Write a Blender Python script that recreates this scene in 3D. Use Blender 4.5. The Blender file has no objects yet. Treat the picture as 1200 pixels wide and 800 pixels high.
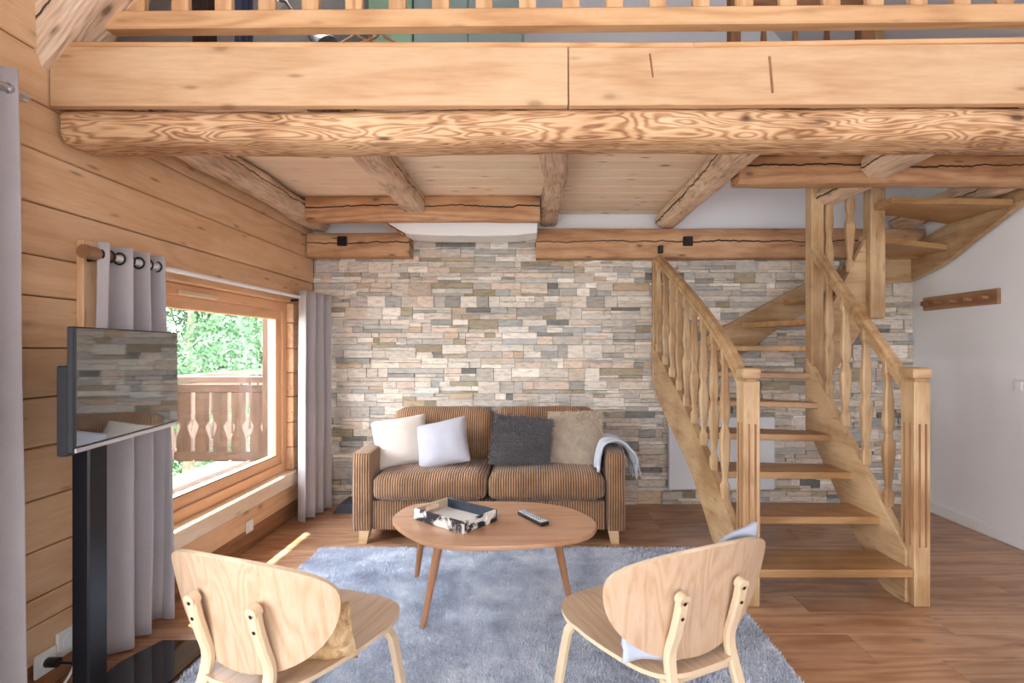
import bpy, bmesh, math, random
import numpy as np
from mathutils import Vector, Matrix, noise

random.seed(7)
np.random.seed(7)
scn = bpy.context.scene
COL = scn.collection
PI = math.pi

# ------------------------------------------------------------------ camera
cam_d = bpy.data.cameras.new('camera')
cam = bpy.data.objects.new('camera', cam_d)
COL.objects.link(cam)
cam.location = (0, 0, 1.3)
cam.rotation_euler = (PI / 2, 0, 0)
cam_d.sensor_width = 36
cam_d.lens = 18
cam_d.shift_x = -28 / 1200
cam_d.shift_y = 8 / 1200
cam_d.clip_start = 0.02
cam_d.clip_end = 300
scn.camera = cam

# ------------------------------------------------------------------ world, sun, exposure
world = bpy.data.worlds.new('sky')
scn.world = world
world.use_nodes = True
wn = world.node_tree
wn.nodes.clear()
wo = wn.nodes.new('ShaderNodeOutputWorld')
bg = wn.nodes.new('ShaderNodeBackground')
tc = wn.nodes.new('ShaderNodeTexCoord')
sep = wn.nodes.new('ShaderNodeSeparateXYZ')
rmp = wn.nodes.new('ShaderNodeValToRGB')
rmp.color_ramp.elements[0].position = 0.0
rmp.color_ramp.elements[0].color = (0.93, 0.97, 1.0, 1)
rmp.color_ramp.elements[1].position = 0.8
rmp.color_ramp.elements[1].color = (0.74, 0.86, 1.0, 1)
wn.links.new(tc.outputs['Generated'], sep.inputs[0])
wn.links.new(sep.outputs['Z'], rmp.inputs[0])
wn.links.new(rmp.outputs[0], bg.inputs[0])
bg.inputs[1].default_value = 11.5
wn.links.new(bg.outputs[0], wo.inputs[0])

sun_d = bpy.data.lights.new('sun', 'SUN')
sun = bpy.data.objects.new('sun', sun_d)
COL.objects.link(sun)
sun_d.energy = 16
sun_d.angle = 0.01
sun_d.color = (1.0, 0.95, 0.88)
sun.rotation_euler = Vector((0.45, -0.22, -0.85)).to_track_quat('-Z', 'Y').to_euler()

# soft fill light added behind the camera to brighten the room
fl_d = bpy.data.lights.new('rear_fill', 'AREA')
fl = bpy.data.objects.new('rear_fill', fl_d)
COL.objects.link(fl)
fl_d.shape = 'RECTANGLE'
fl_d.size = 4.6
fl_d.size_y = 2.0
fl_d.energy = 90
fl_d.color = (0.86, 0.93, 1.0)
fl.location = (0.6, -2.9, 1.15)
fl.rotation_euler = (PI / 2, 0, 0)

# daylight of the glazed door behind the curtain at the left, beside the camera
dl_d = bpy.data.lights.new('daylight_door', 'AREA')
dl = bpy.data.objects.new('daylight_door', dl_d)
COL.objects.link(dl)
dl_d.shape = 'RECTANGLE'
dl_d.size = 1.9
dl_d.size_y = 2.0
dl_d.energy = 66
dl_d.color = (0.84, 0.92, 1.0)
dl.location = (-1.8, -0.3, 1.1)
dl.rotation_euler = (PI / 2, 0, -PI / 2)

scn.view_settings.view_transform = 'Standard'
scn.view_settings.look = 'None'
scn.view_settings.exposure = 0.74
scn.view_settings.gamma = 1.0
scn.view_settings.use_curve_mapping = False

# ------------------------------------------------------------------ helpers
WM = {}


def V(*a):
    return Vector(a)


def srgb(r, g, b):
    def f(c):
        c /= 255.0
        return c / 12.92 if c <= 0.04045 else ((c + 0.055) / 1.055) ** 2.4
    return (f(r), f(g), f(b), 1.0)


def link(o, parent=None, M=None):
    COL.objects.link(o)
    M = M or Matrix()
    WM[o.name] = M.copy()
    if parent is not None:
        o.parent = parent
        o.matrix_basis = WM[parent.name].inverted() @ M
    else:
        o.matrix_basis = M
    return o


def obj(name, bm, mat, parent=None, M=None, smooth=False, kind=None):
    me = bpy.data.meshes.new(name)
    bmesh.ops.recalc_face_normals(bm, faces=bm.faces[:])
    if smooth:
        for f in bm.faces:
            f.smooth = True
    bm.to_mesh(me)
    bm.free()
    if smooth:
        me.set_sharp_from_angle(angle=0.95)
    if mat:
        me.materials.append(mat)
    o = bpy.data.objects.new(name, me)
    link(o, parent, M)
    if kind:
        o['kind'] = kind
    return o


def tag(o, label=None, cat=None, group=None, kind=None):
    if label:
        o['label'] = label
    if cat:
        o['category'] = cat
    if group:
        o['group'] = group
    if kind:
        o['kind'] = kind
    return o


def thing(name, label, cat, loc=(0, 0, 0), rz=0, group=None):
    o = bpy.data.objects.new(name, None)
    o.empty_display_size = 0.1
    link(o, None, Matrix.Translation(loc) @ Matrix.Rotation(rz, 4, 'Z'))
    return tag(o, label, cat, group)


def struct(name):
    o = bpy.data.objects.new(name, None)
    link(o)
    o['kind'] = 'structure'
    return o


def dup(o, M=None, parent=None):
    """copy of one object with shared mesh data"""
    c = o.copy()
    link(c, parent, M)
    return c


def axis_frame(p0, p1, up=(0, 0, 1)):
    """matrix whose local X runs from p0 to p1, origin at the middle"""
    p0, p1 = Vector(p0), Vector(p1)
    x = (p1 - p0).normalized()
    up = Vector(up)
    if abs(x.dot(up)) > 0.98:
        up = Vector((0, 1, 0))
    y = up.cross(x).normalized()
    z = x.cross(y)
    m = Matrix((x, y, z)).transposed().to_4x4()
    m.translation = (p0 + p1) / 2
    return m


def bm_box(sx, sy, sz, bevel=0.0, seg=1, bm=None, at=(0, 0, 0)):
    b = bmesh.new()
    bmesh.ops.create_cube(b, size=1.0)
    for v in b.verts:
        v.co = Vector((v.co.x * sx, v.co.y * sy, v.co.z * sz))
    if bevel > 0:
        bmesh.ops.bevel(b, geom=b.edges[:], offset=bevel, segments=seg, affect='EDGES', profile=0.6)
    bmesh.ops.translate(b, verts=b.verts[:], vec=at)
    return b


def merge(bm, other):
    me = bpy.data.meshes.new('tmp')
    other.to_mesh(me)
    other.free()
    bm.from_mesh(me)
    bpy.data.meshes.remove(me)
    return bm


def bar(name, p0, p1, w, h, mat, parent=None, bevel=0.003, up=(0, 0, 1), seg=1):
    """board from p0 to p1: w across, h along up"""
    L = (Vector(p1) - Vector(p0)).length
    return obj(name, bm_box(L, w, h, bevel, seg), mat, parent, axis_frame(p0, p1, up))


def bm_rough(L, w, h, amp=0.012, ch=0.03, seed=0, step=0.06, taper=1.0, nsec=20, freq=3.0):
    """hewn beam along local X with waney edges"""
    bm = bmesh.new()
    n = max(3, int(L / step))
    prof = []
    # rounded rectangle section
    a, b = w / 2, h / 2
    cs = [(a - ch, b), (a, b - ch), (a, -b + ch), (a - ch, -b), (-a + ch, -b), (-a, -b + ch), (-a, b - ch), (-a + ch, b)]
    for i in range(8):
        p, q = cs[i], cs[(i + 1) % 8]
        m = 3 if i % 2 else 2
        for k in range(m):
            t = k / m
            prof.append((p[0] + (q[0] - p[0]) * t, p[1] + (q[1] - p[1]) * t))
    rings = []
    off = Vector((seed * 13.7, seed * 5.1, seed * 3.3))
    for i in range(n + 1):
        x = -L / 2 + L * i / n
        tp = 1 + (taper - 1) * i / n
        ring = []
        for (y, z) in prof:
            d = Vector((0, y, z)).normalized()
            nn = noise.noise(Vector((x * freq * 0.5, y * 9, z * 9)) + off) * amp
            nn += noise.noise(Vector((x * freq * 2.2, y * 16, z * 16)) + off) * amp * 0.45
            sx = noise.noise(Vector((x * 1.3, 0.3, 7.7)) + off) * amp * 0.8
            ring.append(bm.verts.new((x, y * tp + d.y * nn + sx, z * tp + d.z * nn)))
        rings.append(ring)
    k = len(prof)
    for i in range(n):
        for j in range(k):
            bm.faces.new((rings[i][j], rings[i][(j + 1) % k], rings[i + 1][(j + 1) % k], rings[i + 1][j]))
    bm.faces.new(rings[0])
    bm.faces.new(rings[-1][::-1])
    return bm


def rough(name, p0, p1, w, h, mat, parent=None, up=(0, 0, 1), **kw):
    L = (Vector(p1) - Vector(p0)).length
    return obj(name, bm_rough(L, w, h, **kw), mat, parent, axis_frame(p0, p1, up), smooth=True)


def bm_prism(poly, t, bevel=0.0, bm=None, seg=1):
    """2D polygon in local XY extruded t along Z, centred on Z"""
    b = bmesh.new()
    vs = [b.verts.new((p[0], p[1], -t / 2)) for p in poly]
    f = b.faces.new(vs)
    r = bmesh.ops.extrude_face_region(b, geom=[f])
    nv = [g for g in r['geom'] if isinstance(g, bmesh.types.BMVert)]
    bmesh.ops.translate(b, verts=nv, vec=(0, 0, t))
    bmesh.ops.recalc_face_normals(b, faces=b.faces[:])
    if bevel > 0:
        es = [e for e in b.edges if len(e.link_faces) == 2 and e.calc_face_angle(0) > 0.5]
        bmesh.ops.bevel(b, geom=es, offset=bevel, segments=seg, affect='EDGES', profile=0.6)
    return b


def bm_tube(pts, r, seg=8, caps=True, bm=None):
    bm = bm or bmesh.new()
    pts = [Vector(p) for p in pts]
    rings = []
    prev = None
    for i, p in enumerate(pts):
        a = pts[max(0, i - 1)]
        c = pts[min(len(pts) - 1, i + 1)]
        t = (c - a).normalized()
        if prev is None:
            u = t.orthogonal().normalized()
        else:
            u = (prev - t * prev.dot(t)).normalized()
        prev = u
        w = t.cross(u)
        rr = r[i] if isinstance(r, (list, tuple)) else r
        rings.append([bm.verts.new(p + (u * math.cos(2 * PI * k / seg) + w * math.sin(2 * PI * k / seg)) * rr) for k in range(seg)])
    for i in range(len(rings) - 1):
        for k in range(seg):
            bm.faces.new((rings[i][k], rings[i][(k + 1) % seg], rings[i + 1][(k + 1) % seg], rings[i + 1][k]))
    if caps:
        bm.faces.new(rings[0])
        bm.faces.new(rings[-1][::-1])
    return bm


def tube(name, pts, r, mat, parent=None, seg=8, M=None, smooth=True):
    o = obj(name, bm_tube(pts, r, seg), mat, parent, M, smooth)
    return o


def bm_strip(pts, side, w, t, bevel=0.004):
    """bent lamination: path pts, width w along side vector, thickness t"""
    bm = bmesh.new()
    pts = [Vector(p) for p in pts]
    side = Vector(side).normalized()
    rings = []
    for i, p in enumerate(pts):
        a = pts[max(0, i - 1)]
        c = pts[min(len(pts) - 1, i + 1)]
        tg = (c - a).normalized()
        nrm = tg.cross(side).normalized()
        sd = nrm.cross(tg).normalized()
        ring = []
        a_, b_ = w / 2, t / 2
        e = bevel
        for (x, y) in [(a_ - e, b_), (a_, b_ - e), (a_, -b_ + e), (a_ - e, -b_), (-a_ + e, -b_), (-a_, -b_ + e), (-a_, b_ - e), (-a_ + e, b_)]:
            ring.append(bm.verts.new(p + sd * x + nrm * y))
        rings.append(ring)
    for i in range(len(rings) - 1):
        for k in range(8):
            bm.faces.new((rings[i][k], rings[i][(k + 1) % 8], rings[i + 1][(k + 1) % 8], rings[i + 1][k]))
    bm.faces.new(rings[0])
    bm.faces.new(rings[-1][::-1])
    return bm


def smooth_path(pts, n=24):
    """Catmull-Rom through the points"""
    P = [Vector(p) for p in pts]
    P = [2 * P[0] - P[1]] + P + [2 * P[-1] - P[-2]]
    out = []
    segs = len(P) - 3
    for i in range(segs):
        m = max(2, n // segs)
        for k in range(m):
            t = k / m
            a, b, c, d = P[i:i + 4]
            out.append(0.5 * ((2 * b) + (c - a) * t + (2 * a - 5 * b + 4 * c - d) * t * t + (3 * b - a - 3 * c + d) * t ** 3))
    out.append(P[-2])
    return out


def grid_bm(nu, nv, fn, close_u=False):
    bm = bmesh.new()
    g = [[bm.verts.new(fn(i / (nu if close_u else nu), j / nv)) for j in range(nv + 1)] for i in range(nu + (0 if close_u else 1))]
    for i in range(nu):
        for j in range(nv):
            a = g[i]
            b = g[(i + 1) % len(g)]
            bm.faces.new((a[j], b[j], b[j + 1], a[j + 1]))
    return bm


def interp(pts, x):
    if x <= pts[0][0]:
        (a, b), (c, d) = pts[0], pts[1]
    else:
        for (a, b), (c, d) in zip(pts, pts[1:]):
            if x <= c:
                break
    return b + (d - b) * (x - a) / (c - a)


# ------------------------------------------------------------------ materials
def new_mat(name):
    m = bpy.data.materials.new(name)
    m.use_nodes = True
    nt = m.node_tree
    nt.nodes.clear()
    out = nt.nodes.new('ShaderNodeOutputMaterial')
    p = nt.nodes.new('ShaderNodeBsdfPrincipled')
    nt.links.new(p.outputs[0], out.inputs[0])
    return m, nt, p


def N(nt, t, **kw):
    n = nt.nodes.new(t)
    for k, v in kw.items():
        if k == 'op':
            n.operation = v
        elif isinstance(k, str) and k.startswith('i_'):
            key = k[2:]
            key = int(key) if key.isdigit() else key
            n.inputs[key].default_value = v
        else:
            setattr(n, k, v)
    return n


def ramp(nt, stops):
    r = nt.nodes.new('ShaderNodeValToRGB')
    el = r.color_ramp.elements
    el[0].position, el[0].color = stops[0]
    el[1].position, el[1].color = stops[-1]
    for p, c in stops[1:-1]:
        e = el.new(p)
        e.color = c
    return r


def math_n(nt, op, a, b=None):
    n = N(nt, 'ShaderNodeMath', op=op)
    for k, v in ((0, a), (1, b)):
        if v is None:
            continue
        if isinstance(v, (int, float)):
            n.inputs[k].default_value = v
        else:
            nt.links.new(v, n.inputs[k])
    return n.outputs[0]


def mixc(nt, fac, a, b, mode='MIX'):
    n = N(nt, 'ShaderNodeMix', data_type='RGBA', blend_type=mode)
    for k, v in ((0, fac), (6, a), (7, b)):
        if isinstance(v, (int, float, tuple)):
            n.inputs[k].default_value = v
        else:
            nt.links.new(v, n.inputs[k])
    return n.outputs[2]


def coords(nt, scale=(1, 1, 1), rnd=True, src='Object'):
    t = nt.nodes.new('ShaderNodeTexCoord')
    vec = t.outputs[src]
    if rnd:
        oi = nt.nodes.new('ShaderNodeObjectInfo')
        k = math_n(nt, 'MULTIPLY', oi.outputs['Random'], 37.0)
        a = N(nt, 'ShaderNodeVectorMath', op='ADD')
        nt.links.new(vec, a.inputs[0])
        nt.links.new(k, a.inputs[1])
        vec = a.outputs[0]
    m = nt.nodes.new('ShaderNodeMapping')
    m.inputs['Scale'].default_value = scale
    nt.links.new(vec, m.inputs[0])
    return m.outputs[0]


def noise_n(nt, vec, scale, detail=4, rough=0.55, dist=0.0):
    n = N(nt, 'ShaderNodeTexNoise', i_Scale=scale, i_Detail=detail, i_Roughness=rough, i_Distortion=dist)
    nt.links.new(vec, n.inputs['Vector'])
    return n.outputs['Fac']


def wood(name, light, mid, dark, rings=9.0, ring_amt=0.45, streak=0.55, knots=0.6, roughness=0.55, bump=0.12,
         blotch=0.35, vary=0.16, crack=0.0, stretch=0.1, spec=0.35, lowf=4.0, fine=70):
    """plank or beam, grain along local X"""
    m, nt, p = new_mat(name)
    v1 = coords(nt, (stretch, 1, 1))
    v2 = coords(nt, (stretch * 1.4, 1, 1))
    v3 = coords(nt, (1, 1, 1))
    st = noise_n(nt, v1, fine, 6, 0.62, 0.2)
    low = noise_n(nt, v2, lowf, 2, 0.45, 0.3)
    rg = math_n(nt, 'SINE', math_n(nt, 'MULTIPLY', low, rings * 6.283))
    rg = math_n(nt, 'MULTIPLY_ADD', rg, 0.5)
    nt.nodes[-1].inputs[2].default_value = 0.5
    rg = math_n(nt, 'POWER', rg, 1.6)
    fac = math_n(nt, 'MULTIPLY', st, streak)
    fac = math_n(nt, 'ADD', fac, math_n(nt, 'MULTIPLY', rg, ring_amt))
    bl = noise_n(nt, v3, 2.3, 3, 0.6)
    fac = math_n(nt, 'ADD', fac, math_n(nt, 'MULTIPLY', math_n(nt, 'SUBTRACT', bl, 0.5), blotch))
    r = ramp(nt, [(0.15, light), (0.5, mid), (0.95, dark)])
    nt.links.new(fac, r.inputs[0])
    col = r.outputs[0]
    if knots > 0:
        vk = coords(nt, (1.6, 3.4, 3.4))
        vo = N(nt, 'ShaderNodeTexVoronoi', i_Scale=1.9)
        nt.links.new(vk, vo.inputs['Vector'])
        kd = ramp(nt, [(0.05, (1, 1, 1, 1)), (0.11, (0.25, 0.25, 0.25, 1)), (0.2, (0, 0, 0, 1))])
        nt.links.new(vo.outputs['Distance'], kd.inputs[0])
        vk2 = coords(nt, (2.2, 9.0, 9.0))
        vo2 = N(nt, 'ShaderNodeTexVoronoi', i_Scale=1.5)
        nt.links.new(vk2, vo2.inputs['Vector'])
        kd2 = ramp(nt, [(0.05, (1, 1, 1, 1)), (0.1, (0.4, 0.4, 0.4, 1)), (0.15, (0, 0, 0, 1))])
        nt.links.new(vo2.outputs['Distance'], kd2.inputs[0])
        fl_ = noise_n(nt, coords(nt, (0.35, 3.0, 3.0)), 7.0, 4, 0.75)
        kd3 = ramp(nt, [(0.66, (0, 0, 0, 1)), (0.74, (0.55, 0.55, 0.55, 1))])
        nt.links.new(fl_, kd3.inputs[0])
        kk = math_n(nt, 'MAXIMUM', kd.outputs[0], kd2.outputs[0])
        kk = math_n(nt, 'MAXIMUM', kk, kd3.outputs[0])
        kf = math_n(nt, 'MULTIPLY', kk, knots)
        dk = tuple(c * 0.45 for c in dark[:3]) + (1,)
        col = mixc(nt, kf, col, dk)
    hs = N(nt, 'ShaderNodeHueSaturation')
    oi = nt.nodes.new('ShaderNodeObjectInfo')
    vv = math_n(nt, 'MULTIPLY_ADD', oi.outputs['Random'], vary)
    nt.nodes[-1].inputs[2].default_value = 1 - vary / 2
    nt.links.new(vv, hs.inputs['Value'])
    nt.links.new(col, hs.inputs['Color'])
    col = hs.outputs[0]
    h = math_n(nt, 'ADD', math_n(nt, 'MULTIPLY', st, -0.6), math_n(nt, 'MULTIPLY', rg, -0.5))
    if crack > 0:
        t = nt.nodes.new('ShaderNodeTexCoord')
        sx = nt.nodes.new('ShaderNodeSeparateXYZ')
        nt.links.new(t.outputs['Object'], sx.inputs[0])
        cv = coords(nt, (1.0, 0.05, 0.05))
        wob = math_n(nt, 'MULTIPLY', math_n(nt, 'SUBTRACT', noise_n(nt, cv, 3.0, 5, 0.65), 0.5), 0.09)
        s = math_n(nt, 'ADD', sx.outputs['Z'], math_n(nt, 'MULTIPLY', sx.outputs['Y'], 0.2))
        dd = math_n(nt, 'ABSOLUTE', math_n(nt, 'SUBTRACT', s, wob))
        wid = math_n(nt, 'MULTIPLY', noise_n(nt, cv, 1.3, 2), 0.0095)
        ck = math_n(nt, 'LESS_THAN', dd, wid)
        ck = math_n(nt, 'MULTIPLY', ck, crack)
        col = mixc(nt, ck, col, (0.02, 0.011, 0.006, 1))
        h = math_n(nt, 'SUBTRACT', h, math_n(nt, 'MULTIPLY', ck, 2.0))
    nt.links.new(col, p.inputs['Base Color'])
    p.inputs['Roughness'].default_value = roughness
    p.inputs['Specular IOR Level'].default_value = spec
    b = N(nt, 'ShaderNodeBump', i_Strength=bump, i_Distance=0.01)
    nt.links.new(h, b.inputs['Height'])
    nt.links.new(b.outputs[0], p.inputs['Normal'])
    return m


def plain(name, c, rough=0.5, metal=0.0, spec=0.5, noise_amt=0.0, nscale=30, bump=0.0, bscale=200, sheen=0.0):
    m, nt, p = new_mat(name)
    p.inputs['Base Color'].default_value = c
    p.inputs['Roughness'].default_value = rough
    p.inputs['Metallic'].default_value = metal
    p.inputs['Specular IOR Level'].default_value = spec
    if sheen:
        p.inputs['Sheen Weight'].default_value = sheen
    if noise_amt > 0:
        v = coords(nt, (1, 1, 1))
        n = noise_n(nt, v, nscale, 5, 0.6)
        a = tuple(x * (1 - noise_amt) for x in c[:3]) + (1,)
        b = tuple(min(1, x * (1 + noise_amt)) for x in c[:3]) + (1,)
        r = ramp(nt, [(0.3, a), (0.7, b)])
        nt.links.new(n, r.inputs[0])
        nt.links.new(r.outputs[0], p.inputs['Base Color'])
    if bump > 0:
        v = coords(nt, (1, 1, 1))
        n = noise_n(nt, v, bscale, 4, 0.6)
        bb = N(nt, 'ShaderNodeBump', i_Strength=bump, i_Distance=0.005)
        nt.links.new(n, bb.inputs['Height'])
        nt.links.new(bb.outputs[0], p.inputs['Normal'])
    return m


def fabric(name, c, weave=700, amt=0.18, bump=0.15, sheen=0.2):
    m, nt, p = new_mat(name)
    v = coords(nt, (1, 1, 1), rnd=False)
    n = noise_n(nt, v, weave, 2, 0.7)
    n2 = noise_n(nt, v, 6, 4, 0.6)
    f = math_n(nt, 'ADD', math_n(nt, 'MULTIPLY', n, 0.7), math_n(nt, 'MULTIPLY', n2, 0.3))
    a = tuple(x * (1 - amt) for x in c[:3]) + (1,)
    b = tuple(min(1, x * (1 + amt)) for x in c[:3]) + (1,)
    r = ramp(nt, [(0.3, a), (0.7, b)])
    nt.links.new(f, r.inputs[0])
    nt.links.new(r.outputs[0], p.inputs['Base Color'])
    p.inputs['Roughness'].default_value = 0.9
    p.inputs['Specular IOR Level'].default_value = 0.15
    p.inputs['Sheen Weight'].default_value = sheen
    b = N(nt, 'ShaderNodeBump', i_Strength=bump, i_Distance=0.003)
    nt.links.new(n, b.inputs['Height'])
    nt.links.new(b.outputs[0], p.inputs['Normal'])
    return m


M = {}
M['log'] = wood('log_wood', srgb(232, 194, 154), srgb(214, 168, 126), srgb(160, 112, 76), rings=7, ring_amt=0.16, knots=0.55,
                roughness=0.6, bump=0.05, vary=0.14, blotch=0.5)
M['fascia'] = wood('fascia_wood', srgb(216, 180, 142), srgb(198, 156, 116), srgb(150, 104, 70), rings=6, ring_amt=0.2, knots=0.5,
                   roughness=0.6, bump=0.04, vary=0.08, blotch=0.5)
M['beam'] = wood('old_beam_wood', srgb(242, 218, 194), srgb(212, 182, 154), srgb(116, 88, 70), rings=14, ring_amt=0.14, streak=0.8,
                 knots=0.75, roughness=0.7, bump=0.3, blotch=1.2, crack=0.9, vary=0.2, stretch=0.09, lowf=8)
M['beam_front'] = wood('front_beam_wood', srgb(226, 190, 150), srgb(196, 150, 108), srgb(112, 70, 46), rings=15, ring_amt=0.42, streak=0.6,
                       knots=0.85, roughness=0.7, bump=0.35, blotch=1.1, crack=0.0, vary=0.1, stretch=0.11, lowf=14)
M['beam_warm'] = wood('warm_beam_wood', srgb(214, 172, 132), srgb(184, 138, 100), srgb(112, 76, 52), rings=8, ring_amt=0.22, streak=0.65,
                      knots=0.75, roughness=0.65, bump=0.18, blotch=0.6, crack=1.0, vary=0.12)
M['ceil'] = wood('ceiling_board_wood', srgb(252, 234, 210), srgb(244, 218, 188), srgb(196, 154, 120), rings=6, ring_amt=0.14, knots=0.9,
                 roughness=0.65, bump=0.03, vary=0.1, blotch=0.5)
M['floor'] = wood('floor_wood', srgb(200, 158, 124), srgb(172, 126, 92), srgb(122, 82, 58), rings=9, ring_amt=0.28, streak=0.6,
                  knots=0.5, roughness=0.28, bump=0.015, vary=0.2, blotch=0.7, spec=0.6)
M['stair'] = wood('stair_wood', srgb(204, 172, 132), srgb(168, 130, 90), srgb(108, 74, 44), rings=5, ring_amt=0.16, streak=0.55, knots=0.35,
                  roughness=0.42, bump=0.03, blotch=1.1, vary=0.12, spec=0.45)
M['tread'] = wood('tread_wood', srgb(186, 144, 98), srgb(156, 114, 72), srgb(108, 72, 40), rings=6, ring_amt=0.2, streak=0.5, knots=0.3,
                  roughness=0.35, bump=0.03, blotch=1.0, vary=0.12, spec=0.5)
M['pine'] = wood('railing_pine', srgb(224, 180, 134), srgb(204, 156, 110), srgb(160, 110, 72), rings=9, ring_amt=0.3, knots=0.3,
                 roughness=0.55, bump=0.03, vary=0.14)
M['winwood'] = wood('window_wood', srgb(232, 184, 142), srgb(220, 166, 122), srgb(188, 132, 92), rings=5, ring_amt=0.15, knots=0.2,
                    roughness=0.45, bump=0.02, vary=0.06)
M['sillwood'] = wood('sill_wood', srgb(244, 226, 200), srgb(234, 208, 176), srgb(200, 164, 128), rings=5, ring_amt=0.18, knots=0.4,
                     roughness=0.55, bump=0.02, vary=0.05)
M['basewood'] = wood('dark_skirting_wood', srgb(168, 120, 84), srgb(138, 94, 64), srgb(92, 60, 40), rings=6, ring_amt=0.25, knots=0.4,
                     roughness=0.6, bump=0.05)
M['ash'] = wood('chair_veneer', srgb(206, 180, 154), srgb(192, 160, 130), srgb(162, 126, 98), rings=9, ring_amt=0.24, streak=0.55, knots=0.0,
                roughness=0.38, bump=0.01, blotch=0.1, vary=0.04, stretch=0.07, spec=0.45, lowf=10, fine=110)
M['birch'] = wood('chair_edge_ply', srgb(220, 198, 168), srgb(208, 180, 146), srgb(184, 152, 116), rings=4, ring_amt=0.1, streak=0.5,
                  knots=0.0, roughness=0.4, bump=0.01, blotch=0.1, vary=0.04)
M['table'] = wood('table_veneer', srgb(208, 164, 130), srgb(190, 140, 104), srgb(158, 108, 76), rings=7, ring_amt=0.25, streak=0.5, knots=0.0,
                  roughness=0.3, bump=0.01, blotch=0.15, vary=0.04, spec=0.5)
M['tableleg'] = wood('table_leg_wood', srgb(186, 136, 100), srgb(160, 110, 76), srgb(116, 74, 48), rings=5, ring_amt=0.2, knots=0.0,
                     roughness=0.4, bump=0.02, vary=0.05)
M['sofaleg'] = wood('sofa_leg_wood', srgb(230, 200, 160), srgb(214, 178, 136), srgb(184, 146, 104), rings=5, ring_amt=0.2, knots=0.0, roughness=0.45)
M['rackwood'] = wood('peg_rail_wood', srgb(178, 136, 104), srgb(150, 108, 78), srgb(94, 62, 44), rings=8, ring_amt=0.3, knots=0.7, roughness=0.6, bump=0.2)
M['outwood'] = wood('balcony_wood', srgb(100, 76, 58), srgb(80, 58, 43), srgb(56, 38, 27), rings=7, ring_amt=0.2, knots=0.5, roughness=0.7, bump=0.05)
M['darkwood'] = wood('dark_brown_wood', srgb(96, 74, 64), srgb(78, 58, 50), srgb(50, 36, 30), rings=5, ring_amt=0.3, knots=0.3, roughness=0.6)

M['plaster'] = plain('white_plaster', srgb(238, 238, 240), 0.85, spec=0.2, noise_amt=0.02, nscale=3, bump=0.04, bscale=60)
M['plaster_grey'] = plain('grey_plaster', srgb(216, 214, 218), 0.85, spec=0.2, noise_amt=0.03, nscale=3)
M['white'] = plain('white_paint', srgb(240, 240, 240), 0.4)
M['white_plastic'] = plain('white_plastic', srgb(238, 236, 230), 0.35)
M['heater'] = plain('heater_white', srgb(226, 228, 232), 0.3)
M['black'] = plain('black_plastic', srgb(22, 22, 25), 0.35)
M['black_metal'] = plain('black_metal', srgb(26, 27, 32), 0.3, spec=0.6)
M['chrome'] = plain('brushed_metal', srgb(196, 198, 204), 0.3, 1.0)
M['steel_dark'] = plain('dark_steel', srgb(52, 46, 44), 0.45, 0.6)
M['bronze'] = plain('bronze_rod', srgb(170, 134, 104), 0.35, 0.6)
M['gap'] = plain('dark_joint', srgb(70, 46, 32), 0.9, spec=0.1)
M['mortar'] = plain('stone_backing', srgb(170, 160, 148), 0.95, spec=0.1)
M['curtain'] = fabric('curtain_linen', srgb(180, 172, 172), 500, 0.16, 0.2)
M['curtain_blue'] = fabric('blue_curtain_cloth', srgb(78, 86, 112), 500, 0.15)
M['cush_white'] = fabric('white_plush', srgb(222, 210, 198), 260, 0.06, 0.5, 0.4)
M['cush_lilac'] = fabric('pale_grey_linen', srgb(180, 178, 186), 420, 0.12, 0.2)
M['cush_grey'] = fabric('dark_grey_shag', srgb(126, 120, 122), 120, 0.6, 0.4)
M['fur'] = plain('fur_hide', srgb(222, 206, 186), 0.8, spec=0.2, noise_amt=0.18, nscale=14)
M['throw'] = fabric('grey_blue_throw', srgb(196, 203, 214), 380, 0.14, 0.3)
M['cloth_blue'] = fabric('pale_blue_cloth', srgb(186, 194, 210), 380, 0.1, 0.2)
M['glass_black'] = plain('black_glass', (0.006, 0.006, 0.008, 1), 0.03, spec=0.9)
M['teal'] = plain('grey_teal_lacquer', srgb(150, 168, 164), 0.5, noise_amt=0.03, nscale=3)
M['green'] = plain('pale_green_lacquer', srgb(150, 184, 156), 0.5, noise_amt=0.03, nscale=3)
M['box_grey'] = plain('dark_grey_box', srgb(66, 70, 80), 0.5, noise_amt=0.1, nscale=8)
M['silver'] = plain('silver_plastic', srgb(218, 222, 230), 0.35)
M['cable_white'] = plain('white_cable', srgb(226, 222, 216), 0.5)

# television screen: dark mirror-like glass
m, nt, p = new_mat('tv_screen_glass')
p.inputs['Base Color'].default_value = (0.012, 0.013, 0.016, 1)
p.inputs['Roughness'].default_value = 0.035
p.inputs['IOR'].default_value = 2.7
M['screen'] = m

# window glass
m = bpy.data.materials.new('window_glass')
m.use_nodes = True
nt = m.node_tree
nt.nodes.clear()
out = nt.nodes.new('ShaderNodeOutputMaterial')
mx = nt.nodes.new('ShaderNodeMixShader')
tr = nt.nodes.new('ShaderNodeBsdfTransparent')
gl = nt.nodes.new('ShaderNodeBsdfGlossy')
gl.inputs['Roughness'].default_value = 0.0
fr = N(nt, 'ShaderNodeFresnel', i_IOR=1.5)
gb = nt.nodes.new('ShaderNodeNewGeometry')
nt.links.new(math_n(nt, 'MULTIPLY', fr.outputs[0], math_n(nt, 'SUBTRACT', 1.0, gb.outputs['Backfacing'])), mx.inputs[0])
nt.links.new(tr.outputs[0], mx.inputs[1])
nt.links.new(gl.outputs[0], mx.inputs[2])
nt.links.new(mx.outputs[0], out.inputs[0])
M['glass'] = m

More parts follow.
